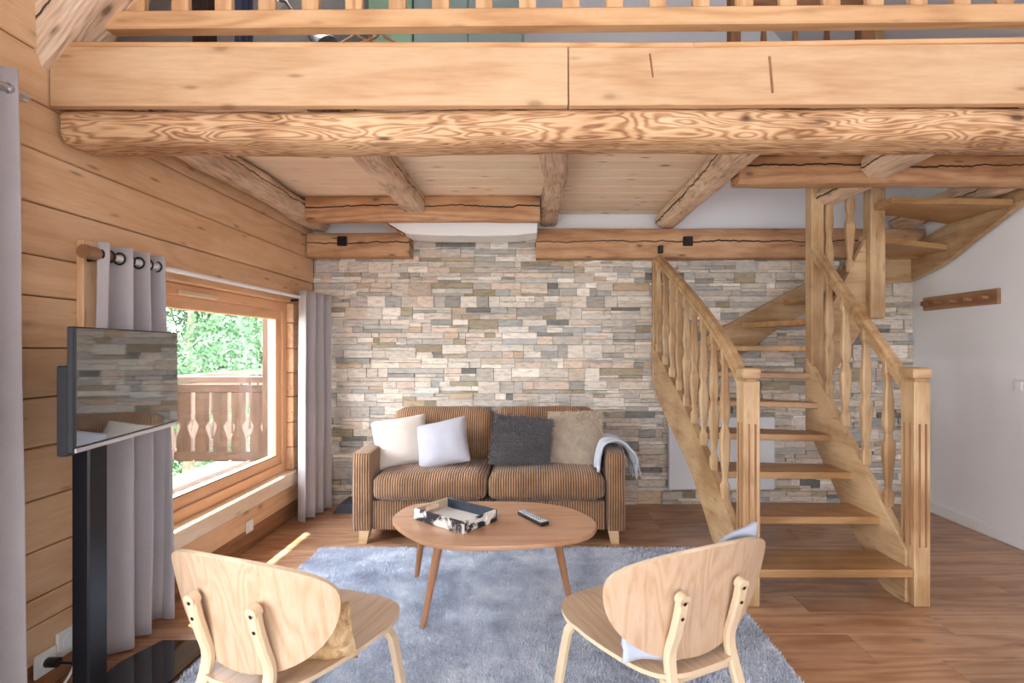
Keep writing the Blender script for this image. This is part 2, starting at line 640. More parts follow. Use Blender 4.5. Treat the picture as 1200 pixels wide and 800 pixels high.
# corduroy: wales across X on front and top, across Y on the sides
m, nt, p = new_mat('brown_corduroy')
t = nt.nodes.new('ShaderNodeTexCoord')
s1 = nt.nodes.new('ShaderNodeSeparateXYZ')
s2 = nt.nodes.new('ShaderNodeSeparateXYZ')
nt.links.new(t.outputs['Object'], s1.inputs[0])
nt.links.new(t.outputs['Normal'], s2.inputs[0])
side = math_n(nt, 'GREATER_THAN', math_n(nt, 'ABSOLUTE', s2.outputs['X']), 0.75)
u = math_n(nt, 'ADD', math_n(nt, 'MULTIPLY', side, s1.outputs['Y']),
           math_n(nt, 'MULTIPLY', math_n(nt, 'SUBTRACT', 1.0, side), s1.outputs['X']))
vv = coords(nt, (1, 1, 1), rnd=False)
wob = math_n(nt, 'MULTIPLY', math_n(nt, 'SUBTRACT', noise_n(nt, vv, 7, 2), 0.5), 0.006)
u = math_n(nt, 'ADD', u, wob)
w = math_n(nt, 'SINE', math_n(nt, 'MULTIPLY', u, 2 * PI / 0.0165))
w = math_n(nt, 'MULTIPLY_ADD', w, 0.5)
nt.nodes[-1].inputs[2].default_value = 0.5
r = ramp(nt, [(0.05, srgb(104, 72, 50)), (0.4, srgb(156, 116, 84)), (0.9, srgb(192, 152, 118))])
nt.links.new(w, r.inputs[0])
bl = noise_n(nt, vv, 5, 4, 0.65)
r2 = ramp(nt, [(0.35, (0.62, 0.60, 0.57, 1)), (0.65, (1.08, 1.06, 1.04, 1))])
nt.links.new(bl, r2.inputs[0])
nt.links.new(mixc(nt, 0.8, r.outputs[0], r2.outputs[0], 'MULTIPLY'), p.inputs['Base Color'])
p.inputs['Roughness'].default_value = 0.9
p.inputs['Specular IOR Level'].default_value = 0.1
p.inputs['Sheen Weight'].default_value = 0.3
b = N(nt, 'ShaderNodeBump', i_Strength=0.9, i_Distance=0.006)
nt.links.new(w, b.inputs['Height'])
nt.links.new(b.outputs[0], p.inputs['Normal'])
M['cord'] = m

# vertex-coloured stone with veining
m, nt, p = new_mat('slate_stone')
at = N(nt, 'ShaderNodeAttribute', attribute_name='tint')
v = coords(nt, (0.6, 1, 2.2), rnd=False)
n1 = noise_n(nt, v, 22, 6, 0.7, 0.5)
r = ramp(nt, [(0.3, (0.52, 0.52, 0.52, 1)), (0.5, (0.97, 0.96, 0.95, 1)), (0.7, (1.16, 1.13, 1.1, 1))])
nt.links.new(n1, r.inputs[0])
c1 = mixc(nt, 0.9, at.outputs['Color'], r.outputs[0], 'MULTIPLY')
n2 = noise_n(nt, v, 9, 4, 0.7)
r3 = ramp(nt, [(0.62, (0, 0, 0, 1)), (0.78, (0.55, 0.55, 0.55, 1))])
nt.links.new(n2, r3.inputs[0])
nt.links.new(mixc(nt, r3.outputs[0], c1, srgb(206, 178, 150)), p.inputs['Base Color'])
p.inputs['Roughness'].default_value = 0.75
p.inputs['Specular IOR Level'].default_value = 0.3
n4 = noise_n(nt, v, 70, 5, 0.7)
b = N(nt, 'ShaderNodeBump', i_Strength=0.5, i_Distance=0.008)
nt.links.new(math_n(nt, 'ADD', n4, n1), b.inputs['Height'])
nt.links.new(b.outputs[0], p.inputs['Normal'])
M['stone'] = m

# rug pile (vertex tint carries the yarn colour)
m, nt, p = new_mat('rug_yarn')
v = coords(nt, (1, 1, 1), rnd=False)
n1 = noise_n(nt, v, 5, 6, 0.7, 0.3)
n2 = noise_n(nt, v, 160, 3, 0.7)
f = math_n(nt, 'ADD', math_n(nt, 'MULTIPLY', n1, 0.6), math_n(nt, 'MULTIPLY', n2, 0.4))
r = ramp(nt, [(0.36, srgb(160, 166, 182)), (0.5, srgb(208, 214, 226)), (0.64, srgb(246, 247, 250))])
nt.links.new(f, r.inputs[0])
nt.links.new(r.outputs[0], p.inputs['Base Color'])
p.inputs['Roughness'].default_value = 0.8
p.inputs['Specular IOR Level'].default_value = 0.2
p.inputs['Sheen Weight'].default_value = 0.2
M['rug'] = m

# cowhide: black patches on white
m, nt, p = new_mat('cowhide')
v = coords(nt, (1, 1, 1), rnd=True)
n1 = noise_n(nt, v, 13, 4, 0.6, 0.4)
r = ramp(nt, [(0.47, srgb(236, 230, 222)), (0.54, srgb(40, 38, 44))])
nt.links.new(n1, r.inputs[0])
nt.links.new(r.outputs[0], p.inputs['Base Color'])
p.inputs['Roughness'].default_value = 0.6
M['cowhide'] = m
M['cow_black'] = plain('black_hide', srgb(48, 58, 72), 0.4, noise_amt=0.4, nscale=30)
M['cow_tan'] = plain('tan_hide_lining', srgb(206, 184, 156), 0.6, noise_amt=0.1, nscale=20)
M['tray_floor'] = plain('white_tray_floor', srgb(232, 226, 220), 0.35, noise_amt=0.03, nscale=10)

# beige patterned cushion of left chair
m, nt, p = new_mat('beige_quilted_cloth')
v = coords(nt, (1, 1, 1), rnd=False)
n1 = noise_n(nt, v, 16, 5, 0.65, 1.5)
r = ramp(nt, [(0.3, srgb(150, 112, 72)), (0.5, srgb(206, 172, 126)), (0.68, srgb(232, 210, 172))])
nt.links.new(n1, r.inputs[0])
nt.links.new(r.outputs[0], p.inputs['Base Color'])
p.inputs['Roughness'].default_value = 0.8
b = N(nt, 'ShaderNodeBump', i_Strength=0.5, i_Distance=0.01)
nt.links.new(n1, b.inputs['Height'])
nt.links.new(b.outputs[0], p.inputs['Normal'])
M['beige_cloth'] = m

# leaves and grass
m, nt, p = new_mat('leaf')
v = coords(nt, (1, 1, 1), rnd=True)
n1 = noise_n(nt, v, 3, 3)
r = ramp(nt, [(0.35, srgb(56, 86, 56)), (0.5, srgb(84, 116, 80)), (0.68, srgb(134, 158, 122))])
nt.links.new(n1, r.inputs[0])
nt.links.new(r.outputs[0], p.inputs['Base Color'])
p.inputs['Roughness'].default_value = 0.5
p.inputs['Transmission Weight'].default_value = 0.0
tl = nt.nodes.new('ShaderNodeBsdfTranslucent')
nt.links.new(r.outputs[0], tl.inputs[0])
mx = nt.nodes.new('ShaderNodeMixShader')
mx.inputs[0].default_value = 0.4
o_ = [n for n in nt.nodes if n.type == 'OUTPUT_MATERIAL'][0]
nt.links.new(p.outputs[0], mx.inputs[1])
nt.links.new(tl.outputs[0], mx.inputs[2])
nt.links.new(mx.outputs[0], o_.inputs[0])
M['leaf'] = m
M['bark'] = plain('bark', srgb(110, 92, 76), 0.9, noise_amt=0.3, nscale=12)
M['grass'] = plain('meadow', srgb(142, 148, 116), 0.9, noise_amt=0.25, nscale=2)

# ------------------------------------------------------------------ room measures
XL, XR, DB = -1.855, 3.146, 4.28
ZC, ZL = 2.42, 2.46
FRONT = -3.0


def roof_z(x):
    return 2.777 + (min(x, 1.3 - x) + 1.75) * 1.11


# ------------------------------------------------------------------ floor with planks
floor = obj('floor', bm_box(XR - XL + 0.3, DB - FRONT + 0.2, 0.1, at=((XL + XR) / 2, (DB + FRONT) / 2, -0.064)), M['gap'])
floor['kind'] = 'structure'
row = 0
y = DB
while y > -0.6:
    y0 = y - 0.195
    x = XL - 0.05 - random.uniform(0, 1.6)
    while x < XR:
        L = random.uniform(1.7, 2.3)
        a, b_ = max(x, XL - 0.05), min(x + L, XR)
        if b_ - a > 0.05:
            bar('plank', (a + 0.0008, (y0 + y) / 2, -0.007), (b_ - 0.0008, (y0 + y) / 2, -0.007), 0.1935, 0.014, M['floor'], floor, bevel=0.001)
        x += L
    y = y0
    row += 1
obj('rear_boarding', bm_box(XR - XL + 0.1, -0.6 - FRONT, 0.013, at=((XL + XR) / 2, (FRONT - 0.66) / 2 - 0.01, -0.007)), M['floor'], floor)

# ------------------------------------------------------------------ left wall of squared logs
WY0, WY1, WZ0, WZ1 = 2.2, 3.92, 0.37, 1.646
wl = bmesh.new()
for (ya, yb, za, zb) in [(FRONT, WY0 - .02, 0, 2.66), (WY1 + .02, 4.5, 0, 2.66), (WY0 - .02, WY1 + .02, 0, WZ0 - .02), (WY0 - .02, WY1 + .02, WZ1 + .02, 2.66)]:
    merge(wl, bm_box(0.1, yb - ya, zb - za, at=(XL - 0.085, (ya + yb) / 2, (za + zb) / 2)))
wall_left = obj('wall_left', wl, M['gap'])
wall_left['kind'] = 'structure'
courses = [0.0, 0.128, 0.27, 0.37, 0.545, 0.735, 0.93, 1.115, 1.30, 1.495, 1.646, 1.84, 2.037, 2.218, 2.41, 2.64]


def log(ya, yb, za, zb, mat, dx=0.0):
    x0 = XL - 0.165
    x1 = XL + dx
    bar('log', ((x0 + x1) / 2, ya, (za + zb) / 2), ((x0 + x1) / 2, yb, (za + zb) / 2), x1 - x0, zb - za - 0.004, mat, wall_left, bevel=0.005)


for k, (za, zb) in enumerate(zip(courses, courses[1:])):
    mat = M['basewood'] if k == 0 else M['log']
    dx = random.uniform(-0.004, 0.003) - (0.006 if k == 0 else 0)
    if 3 <= k <= 9:
        log(FRONT, WY0 - random.uniform(0, .003), za, zb, mat, dx)
        log(WY1, 4.27, za, zb, mat, dx)
    elif k == 2:
        log(FRONT, WY0, za, zb, mat, dx)
        log(WY1, 4.27, za, zb, mat, dx)
    else:
        cut = random.uniform(0.8, 1.9) if k % 2 else random.uniform(2.6, 3.4)
        log(FRONT, 4.27, za, zb, mat, dx)
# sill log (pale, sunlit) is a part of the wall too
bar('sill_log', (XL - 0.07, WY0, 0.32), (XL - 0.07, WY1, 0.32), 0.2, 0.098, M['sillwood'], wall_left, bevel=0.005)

# trim post left of the window
t1 = bar('trim_1', (XL + 0.012, 2.105, 0.0), (XL + 0.012, 2.105, 1.74), 0.075, 0.03, M['log'], None, up=(1, 0, 0))
t1['kind'] = 'structure'

# ------------------------------------------------------------------ window_1
w1 = struct('window_1')


def ring_frame(name, x, ya, yb, za, zb, wd, th, mat, parent):
    c = x
    bar(name, (c, ya, za + wd / 2), (c, yb, za + wd / 2), th, wd, mat, parent)
    bar(name, (c, ya, zb - wd / 2), (c, yb, zb - wd / 2), th, wd, mat, parent)
    bar(name, (c, ya + wd / 2, za + wd), (c, ya + wd / 2, zb - wd), wd, th, mat, parent, up=(1, 0, 0))
    bar(name, (c, yb - wd / 2, za + wd), (c, yb - wd / 2, zb - wd), wd, th, mat, parent, up=(1, 0, 0))


ring_frame('frame_bar', XL - 0.09, WY0, WY1, WZ0 + 0.002, WZ1, 0.062, 0.075, M['winwood'], w1)
ring_frame('sash_bar', XL - 0.10, WY0 + 0.062, WY1 - 0.062, WZ0 + 0.064, WZ1 - 0.062, 0.068, 0.06, M['winwood'], w1)
obj('pane', bm_box(0.006, WY1 - WY0 - 0.25, WZ1 - WZ0 - 0.25, at=(XL - 0.105, (WY0 + WY1) / 2, (WZ0 + WZ1) / 2)), M['glass'], w1)
bar('rubber_seal', (XL - 0.068, WY0 + 0.13, WZ0 + 0.134), (XL - 0.068, WY1 - 0.13, WZ0 + 0.134), 0.005, 0.006, M['steel_dark'], w1, bevel=0)
bar('vent_cover', (XL - 0.045, 2.72, WZ1 - 0.045), (XL - 0.045, 3.05, WZ1 - 0.045), 0.02, 0.028, M['birch'], w1, bevel=0.005)

# ------------------------------------------------------------------ back wall: slate strips below, plaster above
wb = bmesh.new()
merge(wb, bm_box(XR - XL + 0.5, 0.2, 2.3, at=((XL + XR) / 2, DB + 0.125, 1.15)))
wall_back = obj('wall_back', wb, M['mortar'])
wall_back['kind'] = 'structure'
gx = [(XL - 0.3, 2.2), (XR + 0.25, 2.2), (XR + 0.25, roof_z(XR) + .3), (0.65, roof_z(0.65) + 0.2), (XL - 0.3, roof_z(XL - 0.3) + 0.2)]
obj('plaster', bm_prism(gx, 0.1), M['plaster'], wall_back, Matrix.Translation((0, DB + 0.06, 0)) @ Matrix.Rotation(PI / 2, 4, 'X'))

palette = [((222, 211, 196), 20), ((208, 199, 188), 19), ((230, 221, 209), 17), ((194, 189, 181), 15), ((216, 199, 181), 11),
           ((172, 168, 161), 8), ((182, 168, 144), 7), ((222, 202, 186), 9), ((132, 131, 127), 3), ((206, 182, 154), 4),
           ((240, 232, 221), 10), ((184, 184, 182), 4), ((168, 154, 130), 3)]
pc, pw = zip(*palette)


def tint():
    c = random.choices(pc, pw)[0]
    j = random.uniform(0.95, 1.08)
    return srgb(*[min(255, v * j) for v in c])


stones = []
z = 0.0
while z < 2.26:
    H = random.choice([0.085, 0.095, 0.1, 0.11])
    x = XL - random.uniform(0, 0.3)
    while x < XR:
        W = random.uniform(0.16, 0.52)
        kind = random.random()
        if kind < 0.13:
            cells = [(0, 1)]
        elif kind < 0.45:
            s = random.choice([0.3, 0.4, 0.5, 0.6, 0.7])
            cells = [(0, s), (s, 1)]
        else:
            s1_, s2_ = random.choice([(0.3, 0.6), (0.2, 0.6), (0.45, 0.75), (0.4, 0.58), (0.25, 0.45), (0.55, 0.8)])
            cells = [(0, s1_), (s1_, s2_), (s2_, 1)]
        for (a, b_) in cells:
            xx = x
            left = W
            while left > 1e-4:
                lim = 0.13 if len(cells) == 1 else 0.3
                wseg = min(left, random.uniform(0.07, 0.16) if random.random() < 0.3 else random.uniform(0.12, lim + 0.06))
                if left - wseg < 0.05:
                    wseg = left
                stones.append((xx, xx + wseg, z + a * H, z + b_ * H))
                xx += wseg
                left -= wseg
        x += W
    z += H
clean = []
for (xa, xb, za, zb) in stones:
    xa, xb = max(xa, XL + 0.001), min(xb, XR - 0.001)
    ztop = 2.26 if (-1.05 < (xa + xb) / 2 < 0.02) else 2.1
    if xb - xa < 0.015 or (za + zb) / 2 > ztop:
        continue
    clean.append((xa, xb, za, zb))


def stone_geo(s, verts, faces):
    xa, xb, za, zb = s
    g = 0.0006
    xa, xb, za, zb = xa + g, xb - g, za + g, zb - g
    d = DB - 0.004 - (random.random() ** 1.6) * 0.022
    k = len(verts)
    j = lambda: random.uniform(-0.003, 0.003)
    e = 0.002
    for (x_, z_) in ((xa, za), (xb, za), (xb, zb), (xa, zb)):
        verts.append((x_, DB + 0.03, z_))
    for (x_, z_) in ((xa, za), (xb, za), (xb, zb), (xa, zb)):
        verts.append((x_, d + e + 0.001, z_))
    for (x_, z_) in ((xa + e, za + e), (xb - e, za + e), (xb - e, zb - e), (xa + e, zb - e)):
        verts.append((x_, d + j(), z_))
    for o_ in (0, 4):
        for i in range(4):
            faces.append((k + o_ + i, k + o_ + (i + 1) % 4, k + o_ + 4 + (i + 1) % 4, k + o_ + 4 + i))
    faces.append((k + 8, k + 9, k + 10, k + 11))


def stone_mesh(name, group, kind=None):
    verts, faces, cols = [], [], []
    for s in group:
        nb = len(verts)
        stone_geo(s, verts, faces)
        cols += [tint()] * (len(verts) - nb)
    cx, cz = 0, 0
    if len(group) == 1:
        cx, cz = (group[0][0] + group[0][1]) / 2, (group[0][2] + group[0][3]) / 2
    me = bpy.data.meshes.new(name)
    me.from_pydata(verts, [], faces)
    ca = me.color_attributes.new('tint', 'FLOAT_COLOR', 'POINT')
    ca.data.foreach_set('color', np.array(cols, dtype=np.float32).ravel())
    me.materials.append(M['stone'])
    o = bpy.data.objects.new(name, me)
    link(o, wall_back)
    if kind:
        o['kind'] = kind
    return o


def hidden(s):
    cx, cz = (s[0] + s[1]) / 2, (s[2] + s[3]) / 2
    return (-1.3 < cx < 0.72 and cz < 0.62) or cz > 2.05 or (1.05 < cx < 2 and .12 < cz < .76)


clean.sort(key=lambda s: (hidden(s), -(s[1] - s[0]) * (s[3] - s[2])))
for s in clean[:300]:
    stone_mesh('stone', [s])
stone_mesh('stone_strip', clean[300:], 'stuff')

# ------------------------------------------------------------------ right wall, baseboard, roof, loft slab
wr = obj('wall_right', bm_box(0.2, DB - FRONT + 0.3, 2.9, at=(XR + 0.1, (DB + FRONT) / 2, 1.42)), M['plaster'])
wr['kind'] = 'structure'
wf = obj('wall_front', bm_box(XR - XL + 0.6, 0.2, 5.8, at=((XL + XR) / 2, FRONT - 0.1, 2.75)), M['plaster'])
wf['kind'] = 'structure'
bb = bar('baseboard_right', (XR - 0.008, FRONT, 0.042), (XR - 0.008, DB - 0.02, 0.042), 0.016, 0.084, M['white'], None, bevel=0.004)
bb['kind'] = 'structure'


def slab(name, quad, t, mat, parent=None):
    """thick slab below the four points' upward normal"""
    bm = bmesh.new()
    q = [Vector(p) for p in quad]
    n = (q[1] - q[0]).cross(q[3] - q[0]).normalized()
    if n.z < 0:
        n = -n
    a = [bm.verts.new(p) for p in q]
    b_ = [bm.verts.new(p + n * t) for p in q]
    bm.faces.new(a)
    bm.faces.new(b_)
    for i in range(4):
        bm.faces.new((a[i], a[(i + 1) % 4], b_[(i + 1) % 4], b_[i]))
    return obj(name, bm, mat, parent)


def rp(x, y, dz=0.0):
    return (x, y, roof_z(x) + dz)


# roof: left slope with a skylight opening, eaves reaching out over the balcony, right slope
SKX0, SKX1, SKY0, SKY1 = -1.44, -1.2, 2.5, 2.75
rf = struct('ceiling_2')
EV = -2.35
for (xa, xb, ya, yb) in [(EV, SKX0, FRONT, DB + .3), (SKX1, 0.65, FRONT, DB + .3), (SKX0, SKX1, FRONT, SKY0), (SKX0, SKX1, SKY1, DB + .3)]:
    slab('sloping_panel', [rp(xa, ya), rp(xb, ya), rp(xb, yb), rp(xa, yb)], 0.16, M['plaster_grey'], rf)
slab('sloping_panel', [rp(0.65, FRONT), rp(XR + .4, FRONT), rp(XR + .4, DB + .3), rp(0.65, DB + .3)], 0.16, M['plaster_grey'], rf)
w2 = struct('window_2')
for (a, b_) in [((SKX0, SKY0), (SKX0, SKY1)), ((SKX1, SKY0), (SKX1, SKY1)), ((SKX0, SKY0), (SKX1, SKY0)), ((SKX0, SKY1), (SKX1, SKY1))]:
    bar('frame_bar', rp(a[0], a[1], 0.02), rp(b_[0], b_[1], 0.02), 0.05, 0.09, M['winwood'] if a[0] == b_[0] else M['white'], w2, up=(-0.74, 0, 0.67))
slab('pane', [rp(SKX0, SKY0, .09), rp(SKX1, SKY0, .09), rp(SKX1, SKY1, .09), rp(SKX0, SKY1, .09)], 0.006, M['glass'], w2)
# eave boarding beyond the wall, over the balcony
ev = slab('trim_2', [(-2.35, FRONT, 2.22), (-2.35, 8, 2.22), (-3.05, 8, 2.76), (-3.05, FRONT, 2.76)], 0.05, M['outwood'])
ev['kind'] = 'structure'

# rafters of the left slope
for k, yy in enumerate((1.99, 3.66, 4.15)):
    lab = ['thick hewn rafter rising from the left wall at the loft edge', 'second rafter behind the loft railing at the left',
           'rafter at the far gable end of the loft'][k]
    o = rough('rafter', (-1.99, yy, roof_z(-1.99) - 0.155), (0.6, yy, roof_z(0.6) - 0.155), 0.19, 0.2, M['beam'], None, up=(-0.74, 0, 0.67), amp=0.01, seed=30 + k, ch=0.025)
    tag(o, lab, 'beam')

ceil = obj('ceiling', bm_box(1.16 - XL, DB - 1.985, 0.022, at=((1.16 + XL) / 2, (DB + 1.985) / 2, 2.447)), M['ceil'])
ceil['kind'] = 'structure'
obj('landing_slab', bm_box(XR - 1.16, 3.06 - 1.985, 0.022, at=((XR + 1.16) / 2, (3.06 + 1.985) / 2, 2.447)), M['ceil'], ceil)
yy = 1.99
while yy < DB - 0.02:
    w_ = min(random.choice([0.14, 0.155, 0.17]), DB - yy)
    x1 = 1.16 if yy + w_ > 3.06 else XR
    bar('board', (XL, yy + w_ / 2, 2.428), (x1, yy + w_ / 2, 2.428), w_ - 0.003, 0.016, M['ceil'], ceil, bevel=0.004)
    yy += w_

# ------------------------------------------------------------------ loft edge: fascia boards, nosing, hewn log
t3 = struct('trim_3')
bar('fascia_board', (XL + 0.005, 1.965, 2.335), (0.122, 1.965, 2.35 - 0.012), 0.035, 0.226, M['fascia'], t3)
bar('fascia_board', (0.126, 1.965, 2.338), (XR, 1.965, 2.352), 0.035, 0.228, M['fascia'], t3)
bar('nosing', (XL + 0.005, 1.975, 2.457), (0.6, 1.97, 2.452), 0.06, 0.018, M['pine'], t3, bevel=0.004)
bar('nosing', (0.6, 1.97, 2.452), (XR, 1.965, 2.49), 0.06, 0.018, M['pine'], t3, bevel=0.004)
for (gx_, gz0, gz1, gw) in ((0.90, 2.27, 2.41, 0.009), (0.445, 2.33, 2.42, 0.006)):
    bar('knot_scar', (gx_, 1.9468, gz0), (gx_ - 0.012, 1.9468, gz1), gw, 0.003, M['basewood'], t3, bevel=0.0005, up=(0, 1, 0))
o = rough('loft_beam', (XL + 0.02, 2.07, 2.165), (XR, 2.07, 2.178), 0.2, 0.122, M['beam_front'], None, amp=0.012, ch=0.028, seed=3, step=0.045)
tag(o, 'long hewn log beam under the loft fascia with swirling grain', 'beam')

# joists and cross beams under the loft
JG = 'hewn joists under the loft'


def joist(p0, p1, w, h, lab, mat='beam', **kw):
    o = rough('ceiling_joist', p0, p1, w, h, M[mat], None, **kw)
    return tag(o, lab, 'beam', JG)


joist((-1.765, 2.15, 2.335), (-1.765, 4.2, 2.335), 0.155, 0.155, 'hewn ceiling joist running along the left log wall', seed=5, amp=0.022, ch=0.04)
joist((-0.887, 2.15, 2.355), (-0.887, 3.735, 2.355), 0.155, 0.13, 'hewn ceiling joist second from the left wall, ending flush at the cross beam', seed=6, amp=0.008, ch=0.012)
joist((0.103, 2.15, 2.355), (0.103, 4.22, 2.355), 0.165, 0.13, 'rough split ceiling joist in the middle above the coffee table', seed=11, amp=0.028, ch=0.03, taper=0.8)
joist((1.08, 2.15, 2.35), (1.08, 4.22, 2.35), 0.195, 0.14, 'thick round-edged ceiling joist left of the stairwell', seed=8, amp=0.014, ch=0.05)
joist((1.95, 2.15, 2.35), (1.95, 2.935, 2.35), 0.185, 0.145, 'short ceiling joist over the staircase in front of the trimmer beam', seed=9, amp=0.014, ch=0.045)
o = rough('cross_beam', (-1.69, 3.8, 2.33), (0.03, 3.8, 2.33), 0.1, 0.18, M['beam_warm'], None, seed=12, amp=0.006, ch=0.012)
tag(o, 'cracked cross beam between the left wall joist and the middle joist', 'beam')
o = rough('trimmer_beam', (1.17, 3.01, 2.338), (XR - 0.01, 3.01, 2.338), 0.13, 0.165, M['beam_warm'], None, seed=13, amp=0.007, ch=0.02)
tag(o, 'trimmer beam across the front of the stairwell opening', 'beam')
o = rough('joist_stub', (1.97, 3.08, 2.33), (1.97, 3.46, 2.33), 0.18, 0.12, M['beam'], None, seed=14, amp=0.012, ch=0.05)
tag(o, 'short round log stub behind the trimmer beam at the stair post', 'beam')
o = rough('wall_beam', (XL + 0.01, 4.19, 2.135), (-1.02, 4.19, 2.135), 0.14, 0.19, M['beam_warm'], None, seed=15, amp=0.005, ch=0.01)
tag(o, 'short cracked wall beam on the stone wall in the left corner', 'beam')
o = rough('wall_beam', (0.0, 4.19, 2.148), (XR - 0.01, 4.19, 2.148), 0.14, 0.235, M['beam_warm'], None, seed=16, amp=0.006, ch=0.012)
tag(o, 'long dark cracked wall beam over the stone behind the staircase', 'beam')
o = rough('purlin_log', (2.975, 3.1, 2.37), (2.975, 4.2, 2.345), 0.16, 0.16, M['beam'], None, seed=17, amp=0.014, ch=0.055)
tag(o, 'dark log along the white right wall at the head of the stairs', 'beam')

# white bulkhead above the gap between the two wall beams
poly = [(-1.16, 2.27), (-0.98, 2.165), (-0.7, 2.152), (-0.4, 2.148), (-0.15, 2.155), (0.01, 2.175), (0.01, 2.41), (-1.16, 2.41)]
o = obj('trim_4', bm_prism(poly, 0.24, 0.004), M['white'], None, Matrix.Translation((0, 3.99, 0)) @ Matrix.Rotation(PI / 2, 4, 'X'))
o['kind'] = 'structure'
o = bar('wall_brace', (-1.2, 3.9, 2.285), (-1.0, 3.9, 2.165), 0.05, 0.022, M['beam_warm'])
tag(o, 'small sloping timber strip beside the white bulkhead', 'beam')

# recessed square fittings on the wall beams
for k, x in enumerate((-1.555, 1.22)):
    s = thing('wall_socket_light', ['small square black fitting on the short left wall beam', 'small square black fitting on the long wall beam beside the stair rail'][k], 'light fitting', (x, 4.115, 2.16))
    bmf = bm_box(0.075, 0.025, 0.075, 0.004)
    obj('housing', bmf, M['steel_dark'], s, Matrix.Translation((x, 4.11, 2.16)))
    obj('face', bm_box(0.045, 0.01, 0.045, 0.003), M['black'], s, Matrix.Translation((x, 4.094, 2.16)))

# ------------------------------------------------------------------ loft balustrade
lr = thing('loft_balustrade', 'pine balustrade with flat shaped balusters on top of the loft edge', 'railing', (0.6, 2.03, ZL))
bar('bottom_rail', (XL + 0.15, 2.03, 2.585), (XR, 2.03, 2.625), 0.06, 0.07, M['pine'], lr, bevel=0.006)
bar('handrail', (XL + 0.6, 2.03, 3.36), (XR, 2.03, 3.4), 0.07, 0.06, M['pine'], lr, bevel=0.01)


def bal_board():
    """flat sawn baluster, grain along local X, from x=0 to x=0.74"""
    half = [(0, .033), (.04, .034), (.09, .031), (.14, .024), (.2, .03), (.28, .04), (.36, .03), (.38, .03), (.46, .04), (.54, .03), (.6, .024), (.65, .031), (.7, .034), (.74, .033)]
    poly = half + [(x, -w) for x, w in reversed(half)]
    return bm_prism(poly, 0.024, 0.002)


b0 = None
for k in range(28):
    x = (162 - 628 + 50.7 * k) * 2.03 / 600
    if x > XR - 0.05:
        break
    zz = 2.62 + 0.04 * (x - XL) / 5.0 - 0.003
    Mx = Matrix.Translation((x, 2.03, zz)) @ Matrix.Rotation(-PI / 2, 4, 'Y') @ Matrix.Rotation(PI / 2, 4, 'X').inverted() @ Matrix()
    # local X -> world Z, local Y -> world X
    Mx = Matrix(((0, 1, 0, x), (0, 0, 1, 2.03), (1, 0, 0, zz), (0, 0, 0, 1)))
    if b0 is None:
        b0 = obj('baluster', bal_board(), M['pine'], lr, Mx)
    else:
        dup(b0, Mx, lr)
for x in (3.0,):
    zz = 2.545 + 0.04 * (x - XL) / 5
    bar('foot_block', (x, 2.03, ZL), (x, 2.03, zz + 0.02), 0.05, 0.05, M['pine'], lr)

# ------------------------------------------------------------------ loft room
o = bar('loft_post', (-1.5, 2.32, ZL), (-1.5, 2.32, 3.02), 0.07, 0.07, M['darkwood'])
tag(o, 'dark brown post under the roof slope on the loft, far left', 'post')


def curtain(name, label, x_fn, y0, y1, z0, z1, mat, waves, amp, group=None, n=90, seed=0):
    def fn(u, v):
        z = z0 + (z1 - z0) * v
        x, dy = x_fn(u, v)
        return Vector((x, y0 + (y1 - y0) * u + dy, z))
    bm = grid_bm(n, 24, fn)
    t = thing(name, label, 'curtain', (0, 0, 0), 0, group)
    t.location = ((x_fn(0.5, 0)[0]), (y0 + y1) / 2, z0)
    WM[t.name] = Matrix.Translation(t.location)
    o = obj('drape', bm, mat, t, None, smooth=True)
    md = o.modifiers.new('thick', 'SOLIDIFY')
    md.thickness = 0.004
    return t


curtain('loft_curtain', 'blue grey curtain hanging beside the skylight on the loft', lambda u, v: (-1.40 + 0.02 * math.sin(u * 18), 0), 2.38, 2.52, ZL + .02, 3.08, M['curtain_blue'], 3, 0.02, n=40)
cb = thing('loft_cupboard', 'tall grey teal cupboard on the loft behind the balustrade', 'cupboard', (-0.4, 3.25, ZL))
obj('carcass', bm_box(0.64, 0.5, 1.16, 0.004, at=(-0.4, 3.27, ZL + 0.58)), M['teal'], cb)
for xa in (-0.72, -0.4):
    obj('door', bm_box(0.314, 0.018, 1.14, 0.003, at=(xa + 0.16, 3.012, ZL + 0.58)), M['teal'], cb)
o = obj('loft_locker', bm_box(0.26, 0.5, 1.05, 0.006, at=(-0.86, 3.27, ZL + 0.525)), M['green'])
tag(o, 'narrow pale green locker beside the teal cupboard on the loft', 'locker')
rk = thing('hanger_rack', 'brown wooden rack with splayed curved arms in front of the green locker', 'hanger rack', (-0.93, 2.85, ZL))
bar('plate', (-1.02, 2.85, 3.075), (-0.84, 2.85, 3.075), 0.03, 0.03, M['tableleg'], rk)
tube('stem', [(-0.93, 2.87, ZL), (-0.93, 2.87, 3.07)], 0.012, M['tableleg'], rk)
for s in (-1, 1):
    tube('arm', smooth_path([(-0.93 + s * .07, 2.84, 3.06), (-0.93 + s * .09, 2.84, 3.03), (-0.93 + s * .16, 2.84, 2.99), (-0.93 + s * .27, 2.84, 2.95)], 10), 0.007, M['tableleg'], rk, 6)
    tube('arm', smooth_path([(-0.93 + s * .07, 2.835, 3.06), (-0.93 + s * .04, 2.835, 3.02), (-0.93 - s * .05, 2.835, 2.985), (-0.93 - s * .14, 2.835, 2.95)], 10), 0.007, M['tableleg'], rk, 6)
lp = thing('reading_lamp', 'small grey reading lamp on a thin slanted pole on the loft', 'lamp', (-1.08, 2.5, ZL))
tube('pole', [(-1.25, 2.5, 3.0), (-1.22, 2.5, 2.99), (-1.1, 2.5, 2.82)], 0.008, M['chrome'], lp)
